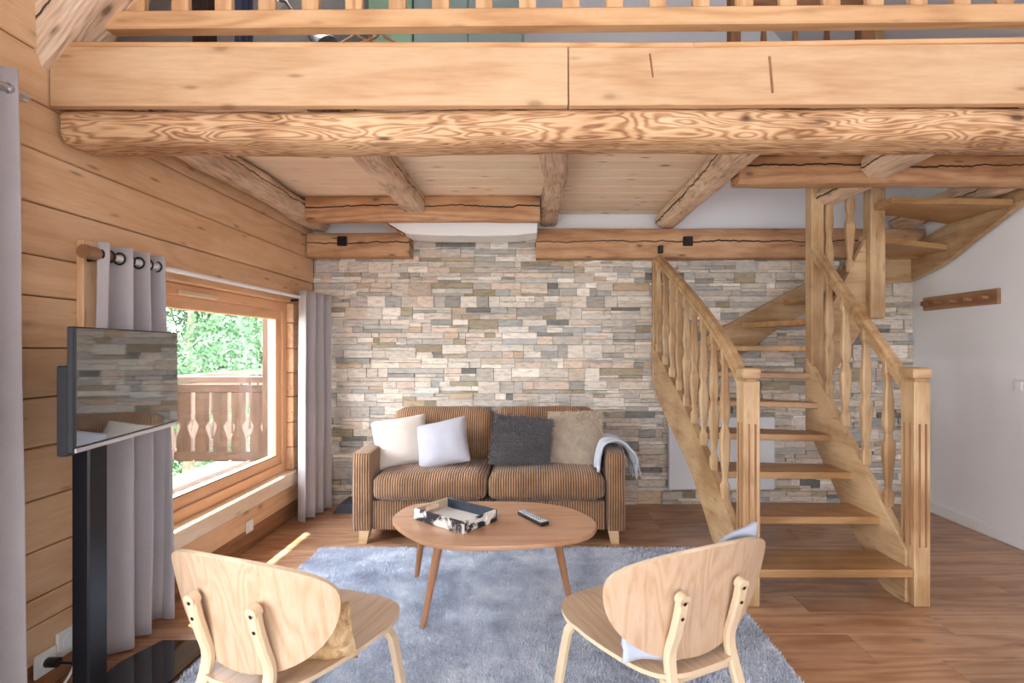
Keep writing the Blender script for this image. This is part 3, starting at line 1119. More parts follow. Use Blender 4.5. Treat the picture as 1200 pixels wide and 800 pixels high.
obj('base', bm_box(0.12, 0.12, 0.3, 0.03, 2, at=(-1.08, 2.5, ZL + 0.15)), M['steel_dark'], lp)
tube('head', [(-1.1, 2.48, 2.84), (-1.04, 2.46, 2.79), (-1.0, 2.45, 2.74)], [0.02, 0.045, 0.06], M['box_grey'], lp, 14)

# guard rail of the stairwell on the loft
gd = thing('stairwell_guard', 'dark pine guard rail with turned balusters around the stairwell on the loft', 'railing', (1.5, 3.08, ZL))
bar('post', (1.19, 3.08, ZL), (1.19, 3.08, 3.42), 0.06, 0.07, M['basewood'], gd)
bar('handrail', (1.2, 3.08, 3.36), (1.97, 3.08, 3.36), 0.06, 0.05, M['basewood'], gd)
bar('post', (1.98, 3.08, ZL), (1.98, 3.08, 3.42), 0.085, 0.07, M['basewood'], gd)

TURN = [(0, .019), (.05, .021), (.085, .022), (.12, .012), (.15, .013), (.24, .019), (.36, .025), (.42, .025), (.47, .0165), (.5, .014), (.54, .021), (.6, .023),
        (.75, .018), (.84, .014), (.885, .014), (.92, .023), (.96, .021), (1, .019)]


def bm_turned(L, k=1.0):
    bm = bmesh.new()
    rings = []
    for (t, w_) in TURN:
        x = t * L
        w_ *= k
        c = w_ * 0.78
        e = 0.35 * w_
        pr = [(w_ - e, c), (w_, c - e), (w_, -c + e), (w_ - e, -c), (-w_ + e, -c), (-w_, -c + e), (-w_, c - e), (-w_ + e, c)]
        rings.append([bm.verts.new((x, a, b_)) for a, b_ in pr])
    for i in range(len(rings) - 1):
        for j in range(8):
            bm.faces.new((rings[i][j], rings[i][(j + 1) % 8], rings[i + 1][(j + 1) % 8], rings[i + 1][j]))
    bm.faces.new(rings[0])
    bm.faces.new(rings[-1][::-1])
    return bm


def turned(p0, L, parent, mat, k=1.0, name='baluster'):
    x, y, z = p0
    Mx = Matrix(((0, 1, 0, x), (0, 0, 1, y), (1, 0, 0, z), (0, 0, 0, 1)))
    return obj(name, bm_turned(L, k), mat, parent, Mx)


for x in (1.37, 1.56, 1.75):
    turned((x, 3.08, ZL), 0.88, gd, M['basewood'])

# ------------------------------------------------------------------ staircase
st = thing('staircase', 'winding honey-stained wooden staircase with turned balusters at the right', 'staircase', (1.5, 2.6, 0))


def SX(x, d):
    """the two strings splay slightly to the left with depth"""
    return x - 0.054 * (d - 2.57)


RISE = 0.1885
Ld = [(1.09, 2.57), (1.08, 2.81), (1.07, 3.05), (1.055, 3.31), (1.04, 3.60), (1.02, 3.93), (1.34, 4.2), (1.69, 4.2), (2.03, 4.2), (2.42, 4.2), (2.83, 4.2), (3.07, 3.81), (3.07, 3.29)]
Rd = [(1.895, 2.57), (1.885, 2.80), (1.875, 3.03), (1.865, 3.22), (1.857, 3.36), (1.855, 3.44), (1.87, 3.54), (1.95, 3.56), (2.03, 3.56), (2.12, 3.56), (2.235, 3.55), (2.26, 3.49), (2.26, 3.27)]
outer_corners = {6: [(1.01, 4.2)], 11: [(3.07, 4.2)]}
for i in range(12):
    a, b_ = Vector(Ld[i]), Vector(Rd[i])
    c, d = Vector(Rd[i + 1]), Vector(Ld[i + 1])
    ov = 0.035
    # overlap under the next nosing
    mid = ((c - b_) + (d - a)).normalized() * ov
    poly = [a, b_, c + mid * (0.5 if i > 5 else 1), d + mid * (1 if i < 5 else 0)]
    if i == 5:
        poly = [a, b_, c, d, Vector((1.01, 4.2))]
    if i == 10:
        poly = [a, b_, c, d, Vector((3.07, 4.2))]
    z = RISE * (i + 1)
    cx = sum(p.x for p in poly) / len(poly)
    cy = sum(p.y for p in poly) / len(poly)
    obj('tread', bm_prism([(p.x - cx, p.y - cy) for p in poly], 0.04, 0.006, seg=2), M['tread'], st, Matrix.Translation((cx, cy, z - 0.02)))


def string_bm(pts_top, pts_bot, t):
    poly = pts_top + pts_bot[::-1]
    return bm_prism(poly, t, 0.003)


def side_matrix(x0, y0, x1, y1):
    """local X along (x1-x0,y1-y0) measured as depth, local Y up"""
    u = Vector((x1 - x0, y1 - y0, 0)).normalized()
    n = u.cross(Vector((0, 0, 1)))
    m = Matrix((u, Vector((0, 0, 1)), n)).transposed().to_4x4()
    m.translation = Vector((x0, y0, 0))
    return m


def densify(pts, n=14):
    return [(p.x, p.y) for p in smooth_path([(a, b_, 0) for a, b_ in pts], n)]


# left string
top = [(0.05, 0.30), (0.15, .364), (.5, .645), (1.01, .99), (1.63, 1.32)]
bot = [(0.05, 0.0), (.2, 0.0), (.4, .18), (.76, .50), (1.31, .79), (1.63, 1.0)]
obj('string_board', string_bm(densify(top), densify(bot), 0.045), M['stair'], st, side_matrix(SX(1.068, 2.57), 2.57, SX(1.068, 4.2), 4.2))
# right string
top = [(0.05, 0.27), (.86, 1.15), (.93, 1.21)]
bot = [(0.05, 0.0), (.21, 0.0), (.41, .18), (.65, .46), (.84, .68), (.93, .76)]
obj('string_board', string_bm(densify(top, 8), densify(bot), 0.045), M['stair'], st, side_matrix(SX(1.915, 2.57), 2.57, SX(1.915, 3.5), 3.5))
# wall strings
top = [(1.3, 1.34), (1.456, 1.43), (2.21, 1.83), (2.7, 2.02), (3.09, 2.15)]
bot = [(1.3, 1.06), (1.59, 1.17), (1.99, 1.46), (2.4, 1.68), (2.84, 1.815), (3.09, 1.85)]
obj('string_board', string_bm(densify(top), densify(bot), 0.04), M['stair'], st, side_matrix(0, 4.22, 3, 4.22))
top = [(-4.24, 2.13), (-3.7, 2.27), (-3.25, 2.41), (-3.0, 2.5)]
bot = [(-4.24, 1.85), (-3.9, 1.93), (-3.6, 2.065), (-3.25, 2.225), (-3.0, 2.36)]
obj('string_board', string_bm(densify(top), densify(bot), 0.045), M['stair'], st, side_matrix(3.1, 0, 3.1, -3))
# steep inner string between the two stair posts
top = [(1.93, 1.46), (1.98, 1.53), (2.1, 1.76), (2.27, 2.1)]
bot = [(1.93, 1.02), (2.0, 1.1), (2.12, 1.27), (2.27, 1.52)]
obj('string_board', string_bm(densify(top), densify(bot), 0.04), M['stair'], st, side_matrix(0, 3.5, 3, 3.5))


# newels with cap and flutes
def newel(x, y):
    w_, d_ = 0.082, 0.1
    n = bar('newel_post', (x, y, 0), (x, y, 1.135), d_, w_, M['stair'], st, bevel=0.005, up=(1, 0, 0))
    obj('cap', bm_box(w_ + 0.014, d_ + 0.014, 0.058, 0.017, 3), M['stair'], n, Matrix.Translation((x, y, 1.173)))
    obj('neck', bm_box(w_ - 0.028, d_ - 0.028, 0.024), M['stair'], n, Matrix.Translation((x, y, 1.137)))
    for k in (-1, 1):
        bar('flute', (x + k * 0.016, y - d_ / 2 - 0.001, 0.3), (x + k * 0.016, y - d_ / 2 - 0.001, 0.92), 0.006, 0.01, M['basewood'], n, bevel=0.0025, up=(1, 0, 0))
        bar('flute', (x - w_ / 2 - 0.001, y + k * 0.02, 0.3), (x - w_ / 2 - 0.001, y + k * 0.02, 0.92), 0.01, 0.006, M['basewood'], n, bevel=0.0025, up=(1, 0, 0))
    return n


newel(1.086, 2.62)
newel(1.942, 2.62)
bar('stair_post', (1.905, 3.5, 0.72), (1.905, 3.5, ZL), 0.09, 0.085, M['stair'], st, bevel=0.008, up=(1, 0, 0))
bar('stair_post', (2.293, 3.47, 1.5), (2.293, 3.47, 3.45), 0.09, 0.1, M['stair'], st, bevel=0.008, up=(1, 0, 0))
bar('stair_post', (SX(1.075, 4.2), 4.2, 1.0), (SX(1.075, 4.2), 4.2, 2.12), 0.05, 0.06, M['stair'], st, bevel=0.004, up=(1, 0, 0))


# handrails
def rail_bm(pts, w=0.055, h=0.062):
    bm = bmesh.new()
    rings = []
    a, b_ = w / 2, h / 2
    pr = [(a, -b_), (a, -b_ * .2), (a * .8, -b_ * .05), (a, b_ * .15), (a * .95, b_ * .6), (a * .6, b_), (-a * .6, b_), (-a * .95, b_ * .6), (-a, b_ * .15), (-a * .8, -b_ * .05), (-a, -b_ * .2), (-a, -b_)]
    for i, p in enumerate(pts):
        q0 = pts[max(0, i - 1)]
        q1 = pts[min(len(pts) - 1, i + 1)]
        tg = (q1 - q0).normalized()
        s = tg.cross(Vector((0, 0, 1))).normalized()
        up = s.cross(tg)
        rings.append([bm.verts.new(p + s * x + up * y) for x, y in pr])
    for i in range(len(rings) - 1):
        for k in range(12):
            bm.faces.new((rings[i][k], rings[i][(k + 1) % 12], rings[i + 1][(k + 1) % 12], rings[i + 1][k]))
    bm.faces.new(rings[0])
    bm.faces.new(rings[-1][::-1])
    return bm


LR = [(2.62, 1.11), (2.88, 1.335), (3.38, 1.635), (4.19, 2.05)]
lpts = smooth_path([(SX(1.08, d), d, z) for d, z in LR], 24)
obj('handrail', rail_bm(lpts), M['stair'], st)
RR = [(2.62, 1.075), (3.0, 1.475), (3.47, 1.965)]
rpts = smooth_path([(SX(1.935, d), d, z) for d, z in RR], 12)
obj('handrail', rail_bm(rpts), M['stair'], st)
LTOP = [(2.62, .30), (2.72, .364), (3.07, .645), (3.58, .99), (4.2, 1.32)]
for px in (773, 781, 789, 797, 806, 815, 826, 838, 851):
    d = 1.216 / ((px - 628) / 600 + 0.054)
    za = interp(LTOP, d) - 0.01
    zb = interp(LR, d) - 0.02
    turned((SX(1.07, d), d, za), zb - za, st, M['stair'], 1.12)
RTOP = [(2.62, .27), (3.43, 1.15), (3.5, 1.21)]
for px in (972, 991, 1015, 1041):
    d = 2.058 / ((px - 628) / 600 + 0.05)
    za = interp(RTOP, d) - 0.01
    zb = interp(RR, d) - 0.02
    turned((SX(1.93, d), d, za), zb - za, st, M['stair'], 1.25)
for x, za in ((2.0, 1.55), (2.145, 1.84)):
    turned((x, 3.5, za - 0.02), 2.62 - za, st, M['stair'], 1.25)
# black iron hinge block where the rail meets the wall beam
obj('rail_bracket', bm_box(0.035, 0.05, 0.06, 0.004), M['steel_dark'], st, Matrix.Translation((SX(1.08, 4.1), 4.1, 2.09)))

# ------------------------------------------------------------------ electric heater, peg rail, switch, sockets
ht = thing('panel_heater', 'white flat panel heater on the stone wall behind the stairs', 'heater', (1.52, 4.2, 0.14))
bmh = bm_prism([(0, 0), (.865, 0), (.865, .595), (0, .595)], 0.045, 0.012, seg=3)
obj('panel', bmh, M['heater'], ht, Matrix.Translation((1.087, 4.2, 0.145)) @ Matrix.Rotation(PI / 2, 4, 'X'))
obj('bracket', bm_box(0.5, 0.03, 0.3), M['chrome'], ht, Matrix.Translation((1.52, 4.236, 0.44)))

pr_ = thing('peg_rail', 'short rustic wooden peg rail on the white right wall', 'coat rack', (XR, 3.8, 1.62))
bar('board', (XR - 0.013, 3.46, 1.654), (XR - 0.013, 4.13, 1.654), 0.026, 0.105, M['rackwood'], pr_, bevel=0.004)
for k in range(5):
    yk = 4.08 - k * 0.135
    tube('peg', [(XR - 0.02, yk, 1.65), (XR - 0.07, yk, 1.655)], 0.02 if k == 0 else 0.013, M['rackwood'], pr_, 10)


def outlet(name, label, loc, sz, axis, cat='socket', disc=True):
    """plate on a wall; axis 'L' faces +X, 'R' faces -X"""
    s = 1 if axis == 'L' else -1
    t = thing(name, label, cat, loc)
    Mx = Matrix.Translation(loc) @ Matrix.Rotation(s * PI / 2, 4, 'Z') @ Matrix.Rotation(PI / 2, 4, 'X')
    obj('plate', bm_box(sz, sz, 0.012, 0.003), M['white_plastic'], t, Matrix.Translation(Vector(loc) + Vector((s * 0.006, 0, 0))) @ Matrix.Rotation(s * PI / 2, 4, 'Z') @ Matrix.Rotation(PI / 2, 4, 'X'))
    x = loc[0] + s * 0.013
    if disc:
        bm = bm_tube([(x - 0.002, loc[1], loc[2]), (x + 0.002, loc[1], loc[2])], sz * 0.3, 16)
        obj('socket_face', bm, M['white'], t)
    else:
        obj('rocker', bm_box(0.008, sz * 0.55, sz * 0.7, 0.002), M['white'], t, Matrix.Translation((x, loc[1], loc[2])))
    return t


outlet('wall_socket', 'white wall socket on the log wall under the window', (XL + 0.004, 3.3, 0.155), 0.075, 'L')
outlet('wall_socket', 'white wall socket with black plug by the left curtain', (XL + 0.004, 1.925, 0.12), 0.085, 'L')
outlet('antenna_socket', 'larger white socket plate with white cable beside the trim post', (XL + 0.004, 2.02, 0.15), 0.1, 'L')
outlet('light_switch', 'white light switch on the right wall at the picture edge', (XR - 0.002, 3.32, 1.055), 0.08, 'R', 'switch', False)
cb1 = thing('power_cable', 'black power cable with plug running from the left socket to the stand', 'cable', (XL + 0.05, 1.93, 0.0))
tube('plug', [(XL + 0.018, 1.925, 0.12), (XL + 0.06, 1.925, 0.12)], 0.018, M['black'], cb1, 10)
tube('cord', smooth_path([(XL + 0.06, 1.925, 0.12), (XL + 0.13, 1.92, 0.11), (XL + 0.2, 1.88, 0.03), (-1.63, 1.9, 0.024)], 20), 0.005, M['black'], cb1, 6)
o = tube('antenna_cable', smooth_path([(XL + 0.02, 2.03, 0.14), (XL + 0.05, 2.02, 0.12), (XL + 0.07, 1.96, 0.05), (XL + 0.075, 1.86, 0.012), (XL + 0.08, 1.6, 0.008)], 20), 0.005, M['cable_white'], None, 6)
tag(o, 'white cable drooping from the larger socket plate along the wall', 'cable')

o = obj('floor_box', bm_prism([(0, 0), (.27, 0), (.27, .08), (.06, .08)], 0.2, 0.004), M['box_grey'], None, Matrix.Translation((-1.6, 4.12, 0.001)) @ Matrix.Rotation(PI / 2, 4, 'X'))
tag(o, 'low dark grey box on the floor between curtain and sofa', 'box')

# ------------------------------------------------------------------ curtains and rods
rod = thing('curtain_rod', 'pale metal curtain rod over the window with bronze end', 'curtain rod', (-1.77, 3, 1.68))
tube('pole', [(-1.77, 2.06, 1.68), (-1.77, 3.99, 1.684)], 0.0125, M['white'], rod, 12)
tube('finial', [(-1.77, 2.0, 1.68), (-1.77, 2.06, 1.68)], 0.027, M['bronze'], rod, 18)
tube('sleeve', [(-1.77, 2.05, 1.68), (-1.77, 2.14, 1.68)], 0.018, M['bronze'], rod, 14)
for yb in (2.09, 3.86):
    tube('bracket', [(-1.845, yb, 1.66), (-1.77, yb, 1.665)], 0.009, M['steel_dark'], rod, 8)
rod2 = thing('curtain_rod', 'brushed metal curtain rod end above the curtain at left picture edge', 'curtain rod', (-1.76, 1.2, 2.165))
tube('pole', [(-1.76, 0.4, 2.165), (-1.76, 1.74, 2.165)], 0.014, M['chrome'], rod2, 12)
tube('finial', [(-1.76, 1.70, 2.165), (-1.76, 1.765, 2.165)], 0.02, M['chrome'], rod2, 14)
tube('bracket', [(-1.85, 1.69, 2.18), (-1.76, 1.69, 2.165)], 0.009, M['steel_dark'], rod2, 8)


def xf2(u, v):
    ph = 2 * PI * 3.5 * u ** 1.25 + 0.3
    am = 0.036 + 0.012 * (1 - v)
    lo = 1 - v
    x = -1.772 + am * math.sin(ph) + 0.01 * math.sin(ph * 2.1 + 3 * v) * lo + 0.006 * noise.noise(Vector((u * 9, v * 3, 1.0)))
    dy = 0.014 * math.cos(ph) * (0.6 + 0.6 * lo) + (u - 0.5) * 0.13 * lo + 0.02 * math.sin(ph * .7 + 1.5) * lo * lo
    return x, dy


c2 = curtain('curtain', 'grey linen eyelet curtain behind the television', xf2, 2.05, 2.42, 0.012, 1.73, M['curtain'], 3, 0.04, 'grey curtains', n=140)
for k in range(7):
    yk = 2.07 + k * 0.053
    bm = bm_tube([(-1.77 + 0.024 * math.cos(a * PI / 8), yk, 1.68 + 0.024 * math.sin(a * PI / 8)) for a in range(17)], 0.004, 6, False)
    obj('eyelet', bm, M['steel_dark'], c2, None, True)


def xf3(u, v):
    ph = u * 2 * PI * 3.0 + 2.2
    x = -1.745 + 0.045 * math.sin(ph) + 0.05 * u + 0.006 * noise.noise(Vector((u * 9, v * 3, 4.0)))
    return x, 0.012 * math.cos(ph) + 0.03 * (u - 0.5) * (1 - v)


c3 = curtain('curtain', 'light grey linen curtain at the far end of the window', xf3, 3.82, 4.14, 0.012, 1.735, M['curtain'], 3, 0.04, 'grey curtains', n=110)
for k in range(5):
    yk = 3.86 + k * 0.03
    bm = bm_tube([(-1.77 + 0.024 * math.cos(a * PI / 8), yk, 1.683 + 0.024 * math.sin(a * PI / 8)) for a in range(17)], 0.004, 6, False)
    obj('eyelet', bm, M['steel_dark'], c3, None, True)


def xf1(u, v):
    ph = u * 2 * PI * 5 + 0.4
    x = -1.752 + 0.04 * math.sin(ph) + 0.008 * noise.noise(Vector((u * 9, v * 3, 7.0)))
    return x, 0.014 * math.cos(ph) + 0.05 * (1 - v) * (u - 0.3)


curtain('curtain', 'grey linen curtain at the left picture edge', xf1, 0.9, 1.705, 0.012, 2.235, M['curtain'], 5, 0.04, 'grey curtains', n=140)

# ------------------------------------------------------------------ television and stand
tvm = axis_frame((-1.515, 1.68, 1.162), (-1.63, 2.33, 1.162))
tvx = Vector((-0.115, 0.65, 0)).normalized()
tvn = Vector((tvx.y, -tvx.x, 0))
tv = thing('television', 'flat black television on a black floor stand, screen mirroring the stone wall', 'television', (-1.59, 2.0, 0.95))
cen = Vector((-1.5725, 2.005, 1.162))
B = Matrix((tvx, -tvn, Vector((0, 0, 1)))).transposed().to_4x4()


def tvp(a, b_, c):
    m = B.copy()
    m.translation = cen + tvx * a + tvn * b_ + Vector((0, 0, c))
    return m


obj('casing', bm_box(0.66, 0.022, 0.42, 0.004), M['black'], tv, tvp(0, -0.012, 0))
obj('screen', bm_box(0.645, 0.003, 0.392), M['screen'], tv, tvp(0, 0.0005, 0.009))
obj('lower_bezel', bm_box(0.655, 0.006, 0.016, 0.002), M['chrome'], tv, tvp(0, 0.001, -0.2))
obj('back_housing', bm_box(0.4, 0.03, 0.26, 0.008), M['black'], tv, tvp(0.02, -0.036, -0.02))
ts = thing('tv_stand', 'black television floor stand with a glossy black glass base', 'stand', (-1.6, 1.9, 0.0))
obj('pole', bm_box(0.065, 0.085, 1.14, 0.006, at=(-1.655, 1.9, 0.585)), M['black_metal'], ts)
obj('mount_arm', bm_box(0.03, 0.036, 0.3, 0.004), M['black_metal'], ts, tvp(-0.3, -0.044, -0.07))
obj('mount_plate', bm_box(0.5, 0.014, 0.1, 0.003), M['black_metal'], ts, tvp(-0.02, -0.056, -0.04))
poly = [(-1.7, 1.5), (-1.41, 1.5), (-1.41, 2.22), (-1.44, 2.25), (-1.64, 2.25), (-1.7, 2.1)]
obj('glass_base', bm_prism(poly, 0.012, 0.002), M['glass_black'], ts, Matrix.Translation((0, 0, 0.014)))
for (x, y) in ((-1.65, 1.55), (-1.45, 1.55), (-1.45, 2.15), (-1.63, 2.1)):
    tube('foot', [(x, y, 0.0), (x, y, 0.009)], 0.02, M['black'], ts, 12)

# ------------------------------------------------------------------ rug
RX0, RX1, RY0, RY1 = -1.39, 1.03, 0.95, 3.3
rug = thing('rug', 'shaggy blue grey rug under the coffee table and chairs', 'rug', ((RX0 + RX1) / 2, (RY0 + RY1) / 2, 0))
obj('backing', bm_box(RX1 - RX0, RY1 - RY0, 0.014, 0.004, at=((RX0 + RX1) / 2, (RY0 + RY1) / 2, 0.0075)), M['rug'], rug)


def blades(n, base_fn, name, mat, parent, kind='stuff'):
    P, T, S = base_fn(n)
    vs = np.empty((n, 3, 3), dtype=np.float32)
    vs[:, 0] = P - S
    vs[:, 1] = P + S
    vs[:, 2] = P + T
    me = bpy.data.meshes.new(name)
    me.vertices.add(n * 3)
    me.vertices.foreach_set('co', vs.ravel())
    me.loops.add(n * 3)
    me.loops.foreach_set('vertex_index', np.arange(n * 3, dtype=np.int32))
    me.polygons.add(n)
    me.polygons.foreach_set('loop_start', np.arange(0, n * 3, 3, dtype=np.int32))
    me.update()
    me.validate()
    me.materials.append(mat)
    o = bpy.data.objects.new(name, me)
    link(o, parent)
    o['kind'] = kind
    return o


def rug_fn(n):
    x = np.random.uniform(RX0 + .004, RX1 - .004, n)
    y = np.random.uniform(RY0 + .004, RY1 - .004, n)
    P = np.stack([x, y, np.full(n, 0.013)], 1)
    a = 2.2 * np.sin(3.1 * x + 1.7 * np.sin(2.3 * y)) + 2.0 * np.sin(2.7 * y + 1.3 * x) + np.random.normal(0, 1.5, n)
    lean = np.random.uniform(0.004, 0.013, n)
    h = np.random.uniform(0.010, 0.02, n)
    T = np.stack([np.cos(a) * lean, np.sin(a) * lean, h], 1)
    b_ = np.random.uniform(0, 2 * PI, n)
    w_ = 0.0032
    S = np.stack([np.cos(b_) * w_, np.sin(b_) * w_, np.zeros(n)], 1)
    return P, T, S


blades(170000, rug_fn, 'pile', M['rug'], rug)

# ------------------------------------------------------------------ sofa
SX0, SX1, SF, SB = -1.222, 0.597, 3.38, 4.21
sf = thing('sofa', 'brown wide-wale corduroy two-seater sofa against the stone wall', 'sofa', ((SX0 + SX1) / 2, (SF + SB) / 2, 0))


def cushion_bm(sx, sy, sz, bev, puff=0.0, sub=10, puff_axes=(0, 0, 1), wrinkle=0.0, seed=0):
    """soft block: subdivided rounded box, puffed"""
    bm = bmesh.new()
    bmesh.ops.create_cube(bm, size=2.0)
    bmesh.ops.subdivide_edges(bm, edges=bm.edges[:], cuts=sub, use_grid_fill=True)
    h = Vector((sx / 2, sy / 2, sz / 2))
    for v in bm.verts:
        c = v.co.copy()
        q = Vector((c.x * h.x, c.y * h.y, c.z * h.z))
        inner = Vector([max(-(h[i] - bev), min(h[i] - bev, q[i])) for i in range(3)])
        d = q - inner
        # rounded corners
        if d.length > 1e-6:
            q = inner + d.normalized() * min(bev, d.length) if d.length > bev else q
        f = (1 - c.x ** 2), (1 - c.y ** 2), (1 - c.z ** 2)
        if puff:
            q.x += math.copysign(1, c.x) * puff_axes[0] * puff * f[1] * f[2] * abs(c.x) ** 3
            q.y += math.copysign(1, c.y) * puff_axes[1] * puff * f[0] * f[2] * abs(c.y) ** 3
            q.z += math.copysign(1, c.z) * puff_axes[2] * puff * (f[0] ** .6) * (f[1] ** .6) * abs(c.z) ** 3
        if wrinkle:
            q += Vector((0, 1, 1)) * wrinkle * noise.noise(q * 6 + Vector((seed, 0, 0)))
        v.co = q
    return bm


ARM = 0.13
for s, xc in ((-1, SX0 + ARM / 2), (1, SX1 - ARM / 2)):
    obj('arm', cushion_bm(ARM, SB - SF - 0.01, 0.525, 0.022, 0.006, 8, (0, .6, 1), 0.003, s), M['cord'], sf, Matrix.Translation((xc, (SF + SB) / 2, 0.3475)), True)
W_ = SX1 - SX0 - 2 * ARM
xc = (SX0 + SX1) / 2
obj('base', cushion_bm(W_ - 0.002, SB - SF - 0.03, 0.2, 0.015, 0.0, 8), M['cord'], sf, Matrix.Translation((xc, (SF + SB) / 2 + 0.012, 0.187)), True)
obj('back_frame', cushion_bm(W_ - 0.004, 0.14, 0.42, 0.03, 0.0, 8), M['cord'], sf, Matrix.Translation((xc, SB - 0.075, 0.49)), True)
for s, lx in ((-1, W_ * .493), (1, W_ * .507)):
    cx = SX0 + ARM + (lx / 2 if s < 0 else W_ - lx / 2)
    obj('seat_cushion', cushion_bm(lx - 0.006, 0.64, 0.165, 0.05, 0.028, 12, (0.0, 0.35, 1), 0.006, 3 * s), M['cord'], sf,
        Matrix.Translation((cx, SF + 0.315, 0.372)), True)
    obj('back_cushion', cushion_bm(lx - 0.01, 0.2, 0.4, 0.06, 0.03, 10, (0, 1, .5), 0.008, 5 * s), M['cord'], sf,
        Matrix.Translation((cx, SB - 0.225, 0.635)) @ Matrix.Rotation(-0.14, 4, 'X'), True)
for (x, y) in ((SX0 + 0.07, SF + 0.05), (SX1 - 0.07, SF + 0.05), (SX0 + 0.07, SB - 0.06), (SX1 - 0.07, SB - 0.06)):
    s = 1 if x < xc else -1
    bm = bmesh.new()
    a = [bm.verts.new((x + s * .0 + i * .026, y + j * .026, 0.0)) for i, j in ((-1, -1), (1, -1), (1, 1), (-1, 1))]
    b_ = [bm.verts.new((x + s * .012 + i * .034, y + j * .034, 0.09)) for i, j in ((-1, -1), (1, -1), (1, 1), (-1, 1))]
    bm.faces.new(a)
    bm.faces.new(b_)
    for i in range(4):
        bm.faces.new((a[i], a[(i + 1) % 4], b_[(i + 1) % 4], b_[i]))
    obj('leg', bm, M['sofaleg'], sf)


def pillow_bm(w, h, t, n=26, seed=0, wr=0.006, pinch=0.06):
    bm = bmesh.new()
    top, bot = [], []

    def P(i, j, s):
        u, v = -1 + 2 * i / n, -1 + 2 * j / n
        e = (1 - u ** 2) * (1 - v ** 2)
        prof = e ** 0.42
        x = u * w / 2 * (1 - pinch * (1 - v * v) * 0 - pinch * (1 - abs(v)) * abs(u) ** 4 * .6)
        z = v * h / 2 * (1 - pinch * (1 - abs(u)) * abs(v) ** 4 * .6)
        y = s * t / 2 * prof + wr * noise.noise(Vector((u * 2.2 + seed, v * 2.2, s * 1.5))) * min(1, e * 3)
        return Vector((x, y, z))
    top = [[bm.verts.new(P(i, j, -1)) for j in range(n + 1)] for i in range(n + 1)]
    bot = [[top[i][j] if (i in (0, n) or j in (0, n)) else bm.verts.new(P(i, j, 1)) for j in range(n + 1)] for i in range(n + 1)]
    for g in (top, bot):
        for i in range(n):
            for j in range(n):
                bm.faces.new((g[i][j], g[i + 1][j], g[i + 1][j + 1], g[i][j + 1]))
    return bm


def cushion(name, label, loc, w, h, t, mat, lean, roll, yaw, seed, **kw):
    Mx = Matrix.Translation(loc) @ Matrix.Rotation(yaw, 4, 'Z') @ Matrix.Rotation(-lean, 4, 'X') @ Matrix.Rotation(roll, 4, 'Y')
    o = obj(name, pillow_bm(w, h, t, seed=seed, **kw), mat, None, Mx, True)
    tag(o, label, 'cushion', 'cushions on the sofa')
    return o, Mx


cushion('cushion', 'white plush cushion leaning at the left sofa arm', (-0.975, 3.71, 0.625), 0.385, 0.36, 0.16, M['cush_white'], 0.42, -0.13, 0.25, 1)
cushion('cushion', 'pale lilac grey linen cushion overlapping the white cushion', (-0.665, 3.65, 0.625), 0.37, 0.34, 0.13, M['cush_lilac'], 0.47, -0.25, -0.15, 2)
cg, cgM = cushion('cushion', 'dark grey shaggy cushion in the middle of the sofa', (-0.105, 3.70, 0.628), 0.435, 0.365, 0.15, M['cush_grey'], 0.42, 0.11, 0.05, 3)
cf, cfM = cushion('cushion', 'cream fur cushion in front of the right sofa arm', (0.29, 3.76, 0.645), 0.40, 0.40, 0.14, M['fur'], 0.36, -0.03, -0.1, 4)


def tuft(o, Mx, w, h, t, n, length, drop, name, mat, wid):
    def fn(n):
        u = np.random.uniform(-0.97, 0.97, n)
        v = np.random.uniform(-0.97, 0.97, n)
        e = (1 - u ** 2) * (1 - v ** 2)
        y = -t / 2 * e ** 0.42
        P = np.stack([u * w / 2, y, v * h / 2], 1)
        ln = length * np.random.uniform(.6, 1.2, n)
        T = np.stack([u * 0.5 + np.random.normal(0, .45, n), -0.8 * np.ones(n) + np.random.normal(0, .2, n), v * .4 - drop + np.random.normal(0, .45, n)], 1)
        T = T / np.linalg.norm(T, axis=1)[:, None] * ln[:, None]
        a = np.random.uniform(0, 2 * PI, n)
        S = np.stack([np.cos(a), np.zeros(n), np.sin(a)], 1) * wid
        R = np.array(Mx.to_3x3())
        tr_ = np.array(Mx.translation)
        return P @ R.T + tr_, T @ R.T, S @ R.T
    b_ = blades(n, fn, name, mat, None)
    del b_['kind']
    b_.parent = o
    b_.matrix_basis = WM[o.name].inverted()
    b_['kind'] = 'stuff'


tuft(cg, cgM, 0.435, 0.365, 0.15, 7000, 0.032, 0.4, 'shag', M['cush_grey'], 0.005)
tuft(cf, cfM, 0.40, 0.40, 0.14, 9000, 0.042, 1.2, 'fur', M['fur'], 0.0022)

# throw over the right arm
th = thing('throw_blanket', 'pale grey blue fringed throw draped over the right sofa arm', 'blanket', (0.55, 3.55, 0.6))
cross = smooth_path([(0.435, 0, 0.475), (0.452, 0, 0.57), (0.475, 0, 0.632), (0.53, 0, 0.65), (0.585, 0, 0.64), (0.628, 0, 0.60), (0.648, 0, 0.56), (0.66, 0, 0.52)], 28)


def throw_fn(u, v):
    i = u * (len(cross) - 1)
    k = min(int(i), len(cross) - 2)
    p = cross[k].lerp(cross[k + 1], i - k)
    y = 3.43 + v * 0.33 + 0.03 * math.sin(u * 3)
    out = 0.012 * math.sin(v * 15 + u * 2) + 0.012 * noise.noise(Vector((u * 4, v * 5, 2)))
    c = Vector((0.53, 0, 0.52))
    d = (p - c).normalized()
    return Vector((p.x, y, p.z)) + Vector((d.x, 0, d.z)) * (out + 0.014)


